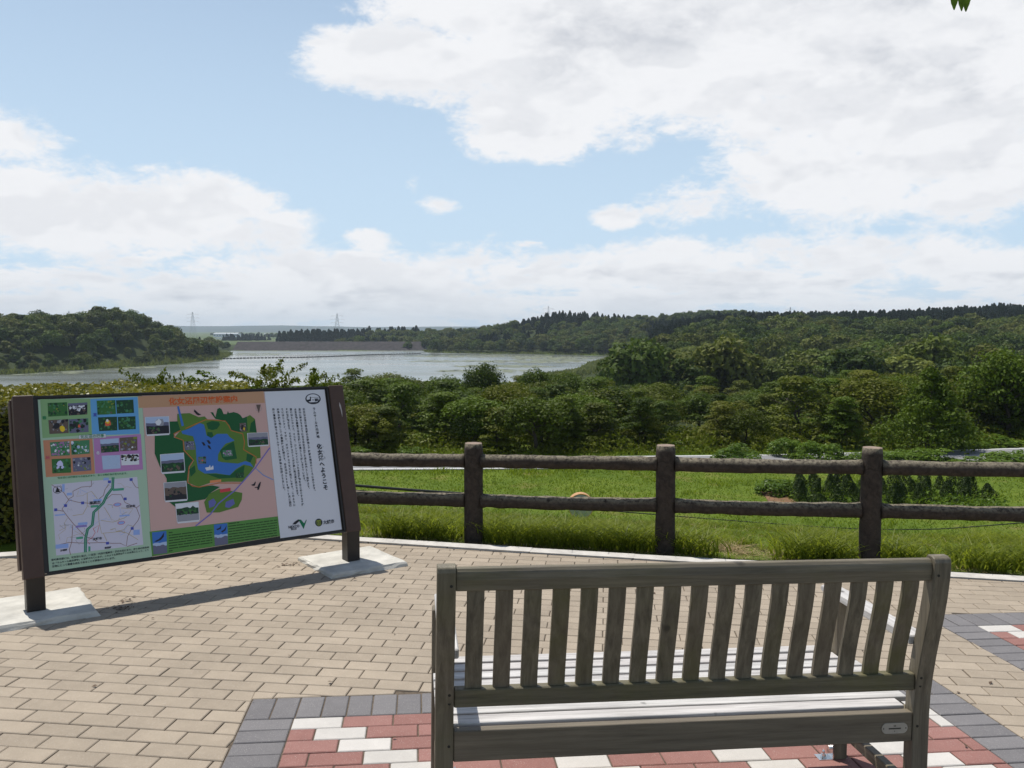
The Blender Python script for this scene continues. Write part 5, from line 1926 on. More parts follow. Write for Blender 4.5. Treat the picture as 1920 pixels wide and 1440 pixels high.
rows = [45.2, 47.4, 49.6, 52.5, 57.5, 62.5, 68, 75, 83, 92, 103, 116, 131]
ntree = 0
for ri, y0 in enumerate(rows):
    step = max(3.3, 0.060 * y0)
    x = -0.235 * y0 - (0 if y0 > 60 else 0)
    x += (ri % 2) * step * 0.5
    while x < 0.70 * y0:
        xx = x + RN.uniform(-0.3, 0.3) * step
        y = y0 + RN.uniform(-1.0, 1.0) * (1.2 + 0.03 * y0)
        x += step * RN.uniform(0.85, 1.15)
        px = px_at(xx, y)
        if y < float(road_near(xx)) + ROAD_W + 1.5:
            continue
        if y < 53 and (1650 < px < 1840 or 1440 < px < 1560):
            continue
        zg = land1(xx, y)
        if sdist(xx, y) > -3:
            continue
        # crown tops stay about at the line seen from the viewpoint
        top_px = float(np.interp(px, [380, 640, 700, 900, 1100, 1250, 1400, 1500, 1640, 1760, 1920, 2100], [725, 702, 702, 709, 712, 720, 722, 704, 692, 704, 672, 640])) + RN.gauss(4, 7) + max(0.0, 55 - y) * 4.6 * RN.uniform(0.3, 1.5) + max(0.0, 66 - y) * 0.5
        hgt = EYE - (top_px - 617) / 1575 * y - zg
        hgt = max(2.0, min(hgt, 7.5)) * RN.uniform(0.88, 1.0)
        right = px > 1380
        p = RN.choice(NEAR if not right else NEAR + [NEAR[1], NEAR[3]])
        lay = p in (NEAR[1], NEAR[3])
        kindw = {0: 'rounded bushy', 1: 'tiered spreading', 2: 'slender leafy', 3: 'broad tiered', 4: 'wide rounded'}[[k for k in range(5) if NEAR[k] is p][0]]
        roww = 'front row' if y < 51 else 'second rows' if y < 66 else 'back rows' if y < 95 else 'farthest rows'
        lab = kindw + ' tree in the ' + roww + ' of the belt, ' + where(px)
        g = 'trees of the belt behind the road'
        place_tree(p, xx, y, hgt + 0.1, lab, group=g, wide=RN.uniform(0.95, 1.4) * max(0.8, min(1.15, 4.6 / hgt)))
        ntree += 1

# single trees that stand out
SOLO = [('dark round-crowned tree standing above the belt against the lake', 905, 78, 680, NEAR[4], 0.85),
        ('second round tree above the belt, right of the dark round one, against the water', 1008, 86, 686, NEAR[0], 1.0),
        ('wide layered dark tree filling the right middle of the wood', 1500, 50, 706, NEAR[1], 1.35),
        ('big tree with drooping dark boughs beside the clipped conifers', 1585, 47.5, 742, NEAR[3], 1.1),
        ('tall pointed bright-edged tree above the right fence post', 1745, 46.6, 683, CONE_NEAR, 1.15),
        ('rounded dense dark bush-tree nearest the right end of the information board', 706, 45.5, 752, NEAR[2], 1.15),
        ('tall leafy tree at the right edge of the picture above the grass', 1893, 52, 655, NEAR[4], 1.1),
        ('vine-covered tree in the middle of the belt behind the first fence post', 925, 46.5, 776, NEAR[0], 0.95),
        ('tiered dark tree behind the middle fence post', 1200, 47.5, 745, NEAR[1], 1.15),
        ('bright-tipped tree between the two middle fence posts', 1065, 46.8, 742, NEAR[3], 1.05)]
for lab, px, y, top, p, wd in SOLO:
    x = (px - 960) / 1575 * y
    z = land1(x, y)
    hgt = EYE - (top - 617) / 1575 * y - z
    place_tree(p, x, y, hgt, lab, wide=wd * (1 if hgt < 5.4 else 5.2 / hgt))
    ntree += 1

# young trees just down the slope beside the hedge
for lab, px, y, top, p, wd in (('small spreading tree rising behind the middle of the hedge', 282, 15.0, 689, SAPL[0], 0.30),
                               ('spreading leafy young tree behind the right end of the hedge', 498, 12.5, 688, SAPL[1], 0.46),
                               ('leafy young tree rising behind the top right corner of the board', 585, 11.2, 689, SAPL[2], 0.46),
                               ('low leafy sapling between the hedge trees', 420, 13.5, 703, SAPL[2], 0.6)):
    x = (px - 960) / 1575 * y
    z = land1(x, y)
    hgt = EYE - (top - 617) / 1575 * y - z
    place_tree(p, x, y, hgt, lab, name='young_tree', wide=wd)

# --- woods on the slopes: the largest three hundred are single trees, the rest one mass ---
CAND = []


def jgrid(y0, y1, fx0, fx1, step, keep):
    y = y0
    while y < y1:
        x = fx0(y)
        while x < fx1(y):
            xx, yy = x + RN.uniform(-0.42, 0.42) * step, y + RN.uniform(-0.42, 0.42) * step
            k = keep(xx, yy)
            if k:
                CAND.append((xx, yy, k))
            x += step
        y += step * 0.92




def right_slope(x, y):
    sd = sdist(x, y)
    if sd > -6:
        return None
    if 16 < x < 78 and 330 < y < 450 and sd > -45:
        return None
    if x < 20 and y < 500:
        return None
    if y < 300 and x / y < 0.14:
        return None
    if 300 <= y < 480 and x / y < 0.185 - 0.0002 * (y - 300):
        return None
    if y >= 480 and y < 560 and x / y < 0.125:
        return None
    c = noise.noise(Vector((x * 0.012, y * 0.012, 2)))
    u = x / y
    if ((0.22 < u < 0.345 and 180 < y < 255) or (0.40 < u < 0.48 and y < 185) or (0.53 < u < 0.66 and y < 215)) and RN.random() < 0.62:
        return 'pale'
    if (415 + 60 * c < y and u > 0.16 and (c > -0.38 or u < 0.36)):
        return 'cedar'
    if 260 < y < 420 and 0.30 < u < 0.52 and c > 0.22:
        return 'cedar'
    if 190 < y < 330 and 0.14 < u < 0.40 and noise.noise(Vector((x * 0.03, y * 0.03, 7))) > 0.0:
        return 'pale'
    return 'broad'


jgrid(145, 690, lambda y: max(8, 0.05 * y), lambda y: 0.72 * y, 8.0, right_slope)


def far_ridge(x, y):
    sd = sdist(x, y)
    if sd > -5:
        return None
    c = noise.noise(Vector((x * 0.011, y * 0.011, 5)))
    if y > 720:
        return 'cedar' if c > 0.02 else 'broad'
    return 'cedar' if c > 0.3 else 'broad'


jgrid(620, 960, lambda y: -86 if y < 730 else -150, lambda y: 0.06 * y if y < 690 else 0.34 * y, 9.0, far_ridge)
jgrid(690, 900, lambda y: 0.30 * y, lambda y: 0.72 * y, 10.0, lambda x, y: 'cedar')


def left_hill(x, y):
    sd = sdist(x, y)
    if sd > -5 or (y < 620 and x > -0.355 * y):
        return None
    z = land1(x, y)
    c = noise.noise(Vector((x * 0.02, y * 0.02, 9)))
    if z < -12.5 and c > 0.0:
        return 'broad'
    if (y > 400 and x < -255 and c > -0.1):
        return 'cedar'
    return 'broad'


jgrid(335, 560, lambda y: -0.86 * y, lambda y: -150, 8.0, left_hill)
jgrid(560, 720, lambda y: -0.66 * y, lambda y: -205 if y < 600 else -240, 9.0, left_hill)
# groves on the plain behind the dam
jgrid(900, 990, lambda y: -250, lambda y: -120, 8.0, lambda x, y: 'cedar')
jgrid(1180, 1230, lambda y: -405, lambda y: -350, 8.0, lambda x, y: 'cedar')
jgrid(1500, 1540, lambda y: -440, lambda y: -300, 12.0, lambda x, y: 'broad' if noise.noise(Vector((x * 0.02, 1, 1))) > 0 else None)
jgrid(2000, 2050, lambda y: -760, lambda y: -260, 14.0, lambda x, y: 'broad' if noise.noise(Vector((x * 0.015, 4, 1))) > 0.05 else None)

CAND.sort(key=lambda c: c[1])
SINGLE = {'broad': 150, 'cedar': 150, 'pale': 60}
names = {'broad': ('broadleaf_tree', MID), 'cedar': ('cedar_tree', CEDAR), 'pale': ('pale_tree', WILLOW)}
labels = {'broad_r': ('rounded green tree in the woods covering the right hillside', 'rounded trees on the right hillside'),
          'broad_l': ('rounded dark green tree on the wooded hill left of the lake', 'rounded trees on the left hill'),
          'cedar_r': ('dark pointed cedar on the wooded right hillside', 'cedars on the right hillside'),
          'cedar_l': ('dark pointed cedar on the wooded left hill', 'cedars on the left hill'),
          'pale_r': ('pale yellow-green round tree low on the right hillside', 'pale trees low on the right hillside')}
rest = {'broad': [], 'cedar': [], 'pale': []}
used = {'broad': 0, 'cedar': 0, 'pale': 0}
for x, y, k in CAND:
    z = land1(x, y)
    if k == 'broad':
        hh = RN.uniform(0.75, 1.4) * (0.85 if x < 0 and z < -13 else 1.0)
    elif k == 'cedar':
        hh = RN.uniform(0.48, 0.74) * (1.55 if 895 < y < 1000 and x < -100 else 1.0)
    else:
        hh = RN.uniform(0.8, 1.2)
    if x < 0 and 335 < y < 460 and k == 'broad' and z < -12:
        hh *= 0.6
    idx = RN.randrange(len(names[k][1]))
    rz = RN.uniform(0, 6.28)
    inview = -0.63 * y < x < 0.63 * y
    key = k + ('_r' if x > -120 or y > 620 else '_l')
    if used[k] < SINGLE[k] and inview and key in labels and y < 720:
        used[k] += 1
        o = new_obj(names[k][0], names[k][1][idx])
        o.location = (x, y, z - 0.6)
        o.rotation_euler = (0, 0, rz)
        o.scale = (hh * RN.uniform(0.9, 1.15),) * 2 + (hh,)
        lab, g = labels[key]
        if key.endswith('_r'):
            d_ = 'lower' if y < 210 else 'middle' if y < 360 else 'upper'
            lab = {'broad': ('big rounded' if hh > 1.1 else 'small rounded') + ' green tree', 'cedar': 'dark pointed cedar', 'pale': 'pale yellow-green tree'}[k] + ' on the ' + d_ + ' hillside, ' + where(px_at(x, y))
        else:
            p_ = px_at(x, y)
            lab = {'broad': ('big rounded' if hh > 1.1 else 'small rounded') + ' tree', 'cedar': 'dark pointed cedar'}[k] + ' on the left hill, ' + ('at its foot' if z < -12 else 'on its flank' if z < -7 else 'near its top') + ', ' + ('above the left board post' if p_ < 110 else 'above the season photos' if p_ < 260 else 'above the title of the board')
        tag(o, lab, 'tree', g)
    else:
        rest[k].append((x, y, z - 0.6, hh, rz, idx))


# low scrub between the hedge and the lake
for _ in range(420):
    y = 48 * (215 / 48.0) ** RN.random()
    x = RN.uniform(-0.85, -0.25) * y
    if sdist(x, y) < -4:
        rest['broad'].append((x, y, land1(x, y) - 0.25, RN.uniform(0.24, 0.35), RN.uniform(0, 6.28), RN.randrange(len(MID))))

for lab, px, y, top in (('single pale willow on the marsh by the right shore of the lake', 1158, 405, 655), ('second pale willow right of the single one on the marsh', 1205, 400, 662), ('low pale willow between the marsh and the hillside', 1258, 385, 660)):
    x = (px - 960) / 1575 * y
    z = land1(x, y)
    o = new_obj('pale_tree', WILLOW[0])
    hs = (EYE - (top - 617) / 1575 * y - z + 0.5) / 8.0
    o.location = (x, y, z - 0.5)
    o.scale = (hs, hs, hs)
    tag(o, lab, 'tree')


def gn_scatter(name, items, sources):
    A = np.array([i[:3] for i in items], np.float32)
    me = bpy.data.meshes.new(name)
    me.vertices.add(len(A))
    me.vertices.foreach_set('co', A.ravel())
    for nm, col in (('tree_size', 3), ('tree_turn', 4)):
        a = me.attributes.new(nm, 'FLOAT', 'POINT')
        a.data.foreach_set('value', np.array([i[col] for i in items], np.float32))
    a = me.attributes.new('tree_kind', 'INT', 'POINT')
    a.data.foreach_set('value', np.array([i[5] for i in items], np.int32))
    ng = bpy.data.node_groups.new(name, 'GeometryNodeTree')
    ng.interface.new_socket('Geometry', in_out='INPUT', socket_type='NodeSocketGeometry')
    ng.interface.new_socket('Geometry', in_out='OUTPUT', socket_type='NodeSocketGeometry')
    N = ng.nodes
    gi, go = N.new('NodeGroupInput'), N.new('NodeGroupOutput')
    jn = N.new('GeometryNodeJoinGeometry')
    for so in sources:
        oi = N.new('GeometryNodeObjectInfo')
        oi.transform_space = 'ORIGINAL'
        oi.inputs['Object'].default_value = so
        oi.inputs['As Instance'].default_value = True
        ng.links.new(oi.outputs['Geometry'], jn.inputs[0])
    def attr(nm, dt):
        q = N.new('GeometryNodeInputNamedAttribute')
        q.data_type = dt
        q.inputs['Name'].default_value = nm
        return [o for o in q.outputs if o.enabled][0]
    ip = N.new('GeometryNodeInstanceOnPoints')
    ip.inputs['Pick Instance'].default_value = True
    ng.links.new(gi.outputs[0], ip.inputs['Points'])
    ng.links.new(jn.outputs[0], ip.inputs['Instance'])
    ng.links.new(attr('tree_kind', 'INT'), ip.inputs['Instance Index'])
    cx = N.new('ShaderNodeCombineXYZ')
    ng.links.new(attr('tree_turn', 'FLOAT'), cx.inputs[2])
    ng.links.new(cx.outputs[0], ip.inputs['Rotation'])
    ng.links.new(attr('tree_size', 'FLOAT'), ip.inputs['Scale'])
    ng.links.new(ip.outputs[0], go.inputs[0])
    o = new_obj(name, me, kind='stuff')
    md = o.modifiers.new('scatter', 'NODES')
    md.node_group = ng
    return o


def first_with(me):
    return next(o for o in COL.objects if o.data == me)


for k, nm in (('broad', 'far_woodland'), ('cedar', 'far_cedar_forest'), ('pale', 'far_pale_woodland')):
    if rest[k]:
        o = gn_scatter(nm, rest[k], [first_with(m_) for m_ in names[k][1]])

# --- undergrowth and reeds along the shores ---
def scatter_leaves(name, pts, size, mat, tintv=None, up=0.6, aspect=0.3):
    n = len(pts)
    N = rand_unit(n) * 0.8 + np.array([0, 0, up])
    V, F, T = leaf_quads(np.array(pts), N, size * NP.uniform(0.6, 1.3, n), NP.uniform(0, 1, n) if tintv is None else tintv, aspect)
    o = new_obj(name, fast_mesh(name, V, F, mat, tint=T), kind='stuff')
    return o


def blades(name, xy, z, h, w, lean, mat, tint, segs=2):
    """upright tapering blades of grass, bent over"""
    n = len(xy)
    a = NP.uniform(0, 2 * pi, n)
    dx, dy = np.cos(a), np.sin(a)
    b = NP.uniform(0, 2 * pi, n)
    lx, ly = np.cos(b) * lean * h, np.sin(b) * lean * h
    rows_ = []
    for k in range(segs + 1):
        t = k / segs
        ww = w * (1 - t * 0.92)
        cx, cy, cz = xy[:, 0] + lx * t ** 2, xy[:, 1] + ly * t ** 2, z + h * t * (1 - 0.25 * lean * t)
        rows_.append(np.stack([cx - dx * ww, cy - dy * ww, cz], -1))
        rows_.append(np.stack([cx + dx * ww, cy + dy * ww, cz], -1))
    V = np.stack(rows_, 1).reshape(-1, 3)
    m_ = 2 * (segs + 1)
    base = (np.arange(n) * m_)[:, None]
    F = np.concatenate([base + np.array([2 * k, 2 * k + 1, 2 * k + 3, 2 * k + 2]) for k in range(segs)])
    return new_obj(name, fast_mesh(name, V, F, mat, tint=np.repeat(tint, m_)), kind='stuff')


# shore reeds left of the lake and round the marsh
pts = []
while len(pts) < 5200:
    x, y = NP.uniform(-360, -160), NP.uniform(320, 620)
    sd = sdist(x, y)
    if -12 < sd < -0.5:
        pts.append((x, y, land1(x, y)))
P = np.array(pts)
blades('shore_reeds', P[:, :2], P[:, 2] - 0.1, NP.uniform(0.8, 2.4, len(P)), 0.5, 0.5, M['reed'], NP.uniform(0, 1, len(P)))
pts = []
while len(pts) < 6500:
    x, y = NP.uniform(-90, 100), NP.uniform(290, 700)
    sd = sdist(x, y)
    if (-16 < sd < -0.5) or (16 < x < 78 and 320 < y < 450 and sd < -0.5):
        pts.append((x, y, land1(x, y)))
P = np.array(pts)
blades('marsh_reeds', P[:, :2], P[:, 2] - 0.1, NP.uniform(0.5, 1.7, len(P)), 0.45, 0.5, M['reed'], NP.uniform(0, 1, len(P)))

pts = []
while len(pts) < 7000:
    x, y = NP.uniform(14, 92), NP.uniform(310, 520)
    if -70 < sdist(x, y) < -0.5 and x / y < 0.20:
        pts.append((x, y, land1(x, y)))
P = np.array(pts)
pn = np.array([noise.noise(Vector((a * 0.06, b * 0.04, 2))) for a, b in P[:, :2]])
blades('meadow_reeds', P[:, :2], P[:, 2] - 0.1, NP.uniform(0.6, 1.6, len(P)) * (1 + pn), 0.55, 0.6, M['reed'], np.clip(0.5 + 0.8 * pn + NP.normal(scale=0.2, size=len(P)), 0, 1))

# rafts of water plants
pv, pf = [], []
def raft(cx, cy, rx, ry, n):
    for i in range(n):
        a = NP.uniform(0, 2 * pi); q = math.sqrt(NP.uniform(0, 1))
        x, y = cx + rx * q * math.cos(a), cy + ry * q * math.sin(a)
        if sdist(x, y) < 1:
            continue
        s1, s2 = NP.uniform(0.8, 3.6), NP.uniform(0.8, 5.0)
        b = len(pv)
        m_ = 7
        for k in range(m_):
            t = 2 * pi * k / m_
            pv.append((x + s1 * math.cos(t) * NP.uniform(0.6, 1.1), y + s2 * math.sin(t) * NP.uniform(0.6, 1.1), WATER_Z + 0.02 + 0.004 * (len(pf) % 9)))
        pf.append(tuple(range(b, b + m_)))
for a in ((-20, 560, 50, 26, 260), (30, 520, 30, 30, 160), (10, 470, 34, 22, 150), (-5, 408, 26, 14, 120), (24, 500, 20, 50, 130), (-35, 470, 26, 14, 80), (-150, 690, 75, 14, 330), (-186, 600, 26, 34, 130), (-10, 360, 22, 16, 90), (-205, 345, 30, 14, 60), (-178, 388, 10, 14, 30)):
    raft(*a)
new_obj('water_plants', mesh('water_plants', pv, pf, M['lilypad']), kind='stuff')

# thicket of low growth under the front of the belt
n = 30000
ux = NP.uniform(-0.24, 0.66, n)
yy = 43.5 + NP.uniform(0, 1, n) ** 1.3 * 14
xx = ux * yy
ry = road_near(xx) + ROAD_W + 0.3
ok = yy > ry + 0.2
xx, yy = xx[ok], yy[ok]
top = np.array([0.75 + 0.9 * noise.noise(Vector((a * 0.5, b * 0.5, 3))) for a, b in zip(xx, yy)])
zz = land(xx, yy) + np.clip(top, 0.15, 2.0) * NP.uniform(0.1, 1.0, len(xx)) * np.clip((yy - road_near(xx) - ROAD_W) / 1.5, 0.2, 1)
scatter_leaves('undergrowth', np.column_stack([xx, yy, zz]), 0.12, M['leaf_near'], aspect=0.5)

# --- bushes along the far side of the lawn ---
BUSHES = [('bright green rounded bush at the roadside between the middle and right fence posts', 1388, 41.0, 826, 1.5, 0), ('bush with pale new shoots beside the road left of the right fence post', 1540, 42.3, 812, 1.45, 1),
          ('low light bush at the foot of the trees left of the bright one', 1475, 43.8, 812, 1.2, 2), ('small leafy bush at the lawn edge above the clipped conifers', 1460, 34.0, 888, 1.1, 1),
          ('low shrub by the road close to the board', 668, 44.4, 836, 1.3, 2), ('light green shrub under the trees left of the first fence post', 770, 44.6, 838, 1.2, 0), ('small shrub under the trees right of the first fence post', 930, 46.2, 846, 1.0, 1),
          ('leafy shrub by the road right of the right fence post', 1850, 40.5, 862, 1.9, 0), ('dark shrub hiding the road under the pointed tree', 1752, 42.0, 834, 1.7, 2), ('shrub just right of the right fence post by the road', 1692, 41.8, 838, 1.5, 1), ('low bush by the road left of the dark shrub cluster', 1615, 41.6, 842, 1.3, 0), ('shrub under the pointed tree by the road', 1700, 43.5, 846, 1.1, 2), ('tuft-like shrub at the picture edge beyond the right rail', 1918, 41.5, 836, 2.0, 1),
          ('round shrub in the shade behind the middle fence post', 1260, 47.0, 838, 1.0, 2), ('long pale shrub at the far right beyond the road', 1880, 48.5, 812, 2.0, 0), ('shrub right of the pointed tree behind the road', 1822, 47.8, 818, 1.6, 1)]
for lab, px, y, top, wd, i in BUSHES:
    x = (px - 960) / 1575 * y
    z = land1(x, y)
    h = max(0.6, EYE - (top - 617) / 1575 * y - z)
    o = thing('roadside_bush', lab, 'bush', loc=(x, y, z - 0.05), rz=RN.uniform(0, 6))
    o.matrix_world = o.matrix_world @ Matrix.Diagonal((wd, wd, h / 1.25, 1))
    new_obj('foliage', BUSH[i], o)

o = thing('hedge_bush', 'leafy bush at the right end of the hedge, mostly hidden by the board', 'bush', loc=(-2.42, 6.62, gz(-2.42, 6.62) - 0.05))
o.matrix_world = o.matrix_world @ Matrix.Diagonal((0.46, 0.42, 0.80, 1))
new_obj('foliage', BUSH[1], o)

# --- nursery bed of clipped conifers ---
k = 0
for row, (yy, xs) in enumerate(((34.2, np.arange(11.9, 19.0, 0.62)), (32.6, np.arange(11.3, 18.6, 0.56)), (31.2, np.arange(11.0, 17.2, 0.62)))):
    for xx in xs:
        x, y = xx + RN.uniform(-0.15, 0.15), yy + RN.uniform(-0.3, 0.3)
        i = RN.choice((0, 0, 0, 2, 1 if row == 2 else 0))
        o = new_obj('clipped_conifer', CLIP[i])
        o.location = (x, y, land1(x, y) - 0.03)
        s_ = RN.uniform(0.62, 0.92)
        o.scale = (s_ * RN.uniform(0.9, 1.2), s_ * RN.uniform(0.9, 1.2), s_)
        o.rotation_euler = (RN.gauss(0, 0.10), RN.gauss(0, 0.12), RN.uniform(0, 6))
        rown = ('back', 'middle', 'front')[row]
        pxx = px_at(x, y)
        side = 'left of the right fence post' if pxx < 1615 else 'hidden by the right fence post' if pxx < 1668 else 'just right of the right fence post' if pxx < 1760 else 'at the right end'
        tag(o, ('stumpy' if i == 1 else 'slim upright') + ' dark clipped conifer in the ' + rown + ' row ' + side, 'shrub', 'clipped conifers in the nursery bed')
bp = []
P = np.stack([np.append(NP.uniform(15.2, 17.9, 700), NP.uniform(10.9, 18.8, 2600)), np.append(NP.uniform(29.9, 30.7, 700), NP.uniform(30.8, 34.8, 2600))], -1)
zz = np.array([land1(a, b) for a, b in P[:60]]).mean()
scatter_leaves('ground_cover', np.column_stack([P, np.full(len(P), zz) + NP.uniform(0.05, 0.42, len(P))]), 0.10, M['leaf_bush'])

# ------------------------------------------------------------------ hedge
def build_hedge():
    # outline of its footprint, front edge towards the board
    A, Bv = Vector((-7.2, 5.25)), Vector((-2.15, 6.72))
    d = (Bv - A).normalized()
    n = Vector((-d.y, d.x))
    L = (Bv - A).length
    root = thing('clipped_hedge', 'long clipped hedge with yellow-green and reddish leaves behind the information board', 'hedge', loc=(A.x, A.y, gz(A.x, A.y)))
    inv = root.matrix_world.inverted()
    depth, H = 1.75, 1.035
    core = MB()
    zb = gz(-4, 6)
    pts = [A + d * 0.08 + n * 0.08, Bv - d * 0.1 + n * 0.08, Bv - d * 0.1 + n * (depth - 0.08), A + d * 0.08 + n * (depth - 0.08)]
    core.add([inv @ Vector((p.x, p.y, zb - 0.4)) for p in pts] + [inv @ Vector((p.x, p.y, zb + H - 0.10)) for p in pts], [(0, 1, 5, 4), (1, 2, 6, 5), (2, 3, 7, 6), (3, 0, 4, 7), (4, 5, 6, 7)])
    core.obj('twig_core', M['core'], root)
    def surf(cnt, f, nrm, name, size, lo, hi):
        u, v = NP.uniform(0, 1, cnt), NP.uniform(0, 1, cnt)
        C = f(u, v)
        bumpy = np.array([noise.noise(Vector((c[0] * 2.2, c[1] * 2.2, c[2] * 2.2))) for c in C]) * 0.055 + NP.normal(scale=0.016, size=cnt)
        C = C + np.array(nrm)[None] * bumpy[:, None]
        N = np.array(nrm)[None] * 0.9 + rand_unit(cnt) * 0.9
        V, F, T = leaf_quads(C, N, size * NP.uniform(0.6, 1.3, cnt), NP.uniform(lo, hi, cnt))
        Mi = np.array(inv)
        V = V @ Mi[:3, :3].T + Mi[:3, 3]
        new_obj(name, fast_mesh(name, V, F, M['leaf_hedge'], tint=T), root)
    def P3(s_, t, z):
        return np.stack([A.x + d.x * s_ + n.x * t, A.y + d.y * s_ + n.y * t, z], -1)
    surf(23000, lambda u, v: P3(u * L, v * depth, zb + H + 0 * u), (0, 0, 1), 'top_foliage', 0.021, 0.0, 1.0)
    surf(15000, lambda u, v: P3(u * L, 0 * v, zb - 0.02 + v * H), (-n.x, -n.y, 0.0), 'front_foliage', 0.023, 0.0, 0.5)  # shade of the front face is put into the tint: darker leaves only
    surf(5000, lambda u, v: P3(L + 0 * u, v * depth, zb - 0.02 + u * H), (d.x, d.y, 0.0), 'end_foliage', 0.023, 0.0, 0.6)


build_hedge()

# ------------------------------------------------------------------ grasses
def fence_y(x):
    return np.interp(x, [p[0] for p in FP], [p[1] for p in FP])


def verge():
    nt = 2600
    tx = NP.uniform(-3.2, 5.6, nt)
    tt = NP.uniform(0, 1, nt)
    ty = kerb_y(tx) + 0.14 + tt * 1.75
    per = 26
    ti = np.repeat(np.arange(nt), per)
    n = nt * per
    x = tx[ti] + NP.normal(scale=0.035, size=n)
    y = np.maximum(ty[ti] + NP.normal(scale=0.035, size=n), kerb_y(x) + 0.118)
    tn = np.array([noise.noise(Vector((a * 1.1, b * 1.1, 0))) for a, b in zip(tx, ty)])
    tn2 = np.array([noise.noise(Vector((a * 3.3, b * 3.3, 5))) for a, b in zip(tx, ty)])
    fd = ty - fence_y(tx)
    tall = 0.045 + 0.14 * np.clip(1 - np.abs(fd - 0.08) / 0.5, 0, 1) * np.clip(0.6 + tn + tn2, 0.15, 1.5) + 0.08 * np.clip(tn + 0.5 * tn2, 0, 1)
    tall = tall * np.where(tt < 0.1, 0.4, 1.0) * NP.uniform(0.6, 1.4, nt)
    dry = (((tx - 1.72) / 0.85) ** 2 + ((fd + 0.06) / 0.36) ** 2 < 1 + 0.8 * tn2) | (((tx + 0.1) / 0.35) ** 2 + ((fd + 0.16) / 0.12) ** 2 < 1 + tn2)
    h = tall[ti] * NP.uniform(0.45, 1.15, n)
    z = land(x, y) - 0.012
    k = dry[ti]
    g = ~k
    tint = np.clip((0.42 + 0.55 * tn + 0.35 * tn2 + NP.normal(scale=0.16, size=nt))[ti] + NP.normal(scale=0.1, size=n), 0, 1)
    wd = (NP.uniform(0.0026, 0.0058, nt))[ti]
    blades('verge_grass', np.stack([x, y], -1)[g], z[g], h[g], wd[g], 0.95, M['grass'], tint[g], 3)
    blades('dry_grass', np.stack([x, y], -1)[k], z[k] - 0.01, h[k] * 0.9, 0.0036, 1.8, M['straw'], NP.uniform(0, 1, k.sum()), 3)
    # short fresh and dead blades between the tufts
    m_ = 16000
    x = NP.uniform(-3.2, 5.6, m_); y = kerb_y(x) + 0.12 + NP.uniform(0, 1, m_) * 1.5
    kd = NP.uniform(0, 1, m_) < 0.22
    blades('short_grass', np.stack([x, y], -1)[~kd], (land(x, y) - 0.01)[~kd], NP.uniform(0.02, 0.06, m_)[~kd], 0.0028, 0.9, M['grass'], NP.uniform(0.1, 0.8, m_)[~kd], 2)
    blades('withered_blades', np.stack([x, y], -1)[kd], (land(x, y) - 0.01)[kd], NP.uniform(0.02, 0.07, m_)[kd], 0.0024, 1.8, M['straw'], NP.uniform(0, 0.7, m_)[kd], 2)
    # scattered dead stalks along the kerb
    m_ = 2500
    x = NP.uniform(-1.8, 5.2, m_)
    y = kerb_y(x) + 0.12 + np.abs(NP.normal(scale=0.14, size=m_))
    blades('dead_stalks', np.stack([x, y], -1), land(x, y) - 0.01, NP.uniform(0.02, 0.09, m_), 0.002, 2.2, M['straw'], NP.uniform(0, 1, m_), 2)
    # broad-leaved weeds in front of the fence
    m_ = 4200
    cx = np.array([-0.12, 0.12, 0.33, 0.55, 0.8, 0.95, -0.62, -0.9, 1.32, 2.15, 2.35, 2.8, 3.3, 3.7])
    ci = NP.integers(0, len(cx), m_)
    x = cx[ci] + NP.normal(scale=0.10, size=m_)
    y = np.maximum(fence_y(x) + 0.08 + NP.normal(scale=0.12, size=m_), kerb_y(x) + 0.2)
    blades('broad_weeds', np.stack([x, y], -1), land(x, y) - 0.01, NP.uniform(0.10, 0.30, m_), 0.0090, 0.85, M['grass'], NP.uniform(0.35, 1.0, m_), 3)


verge()


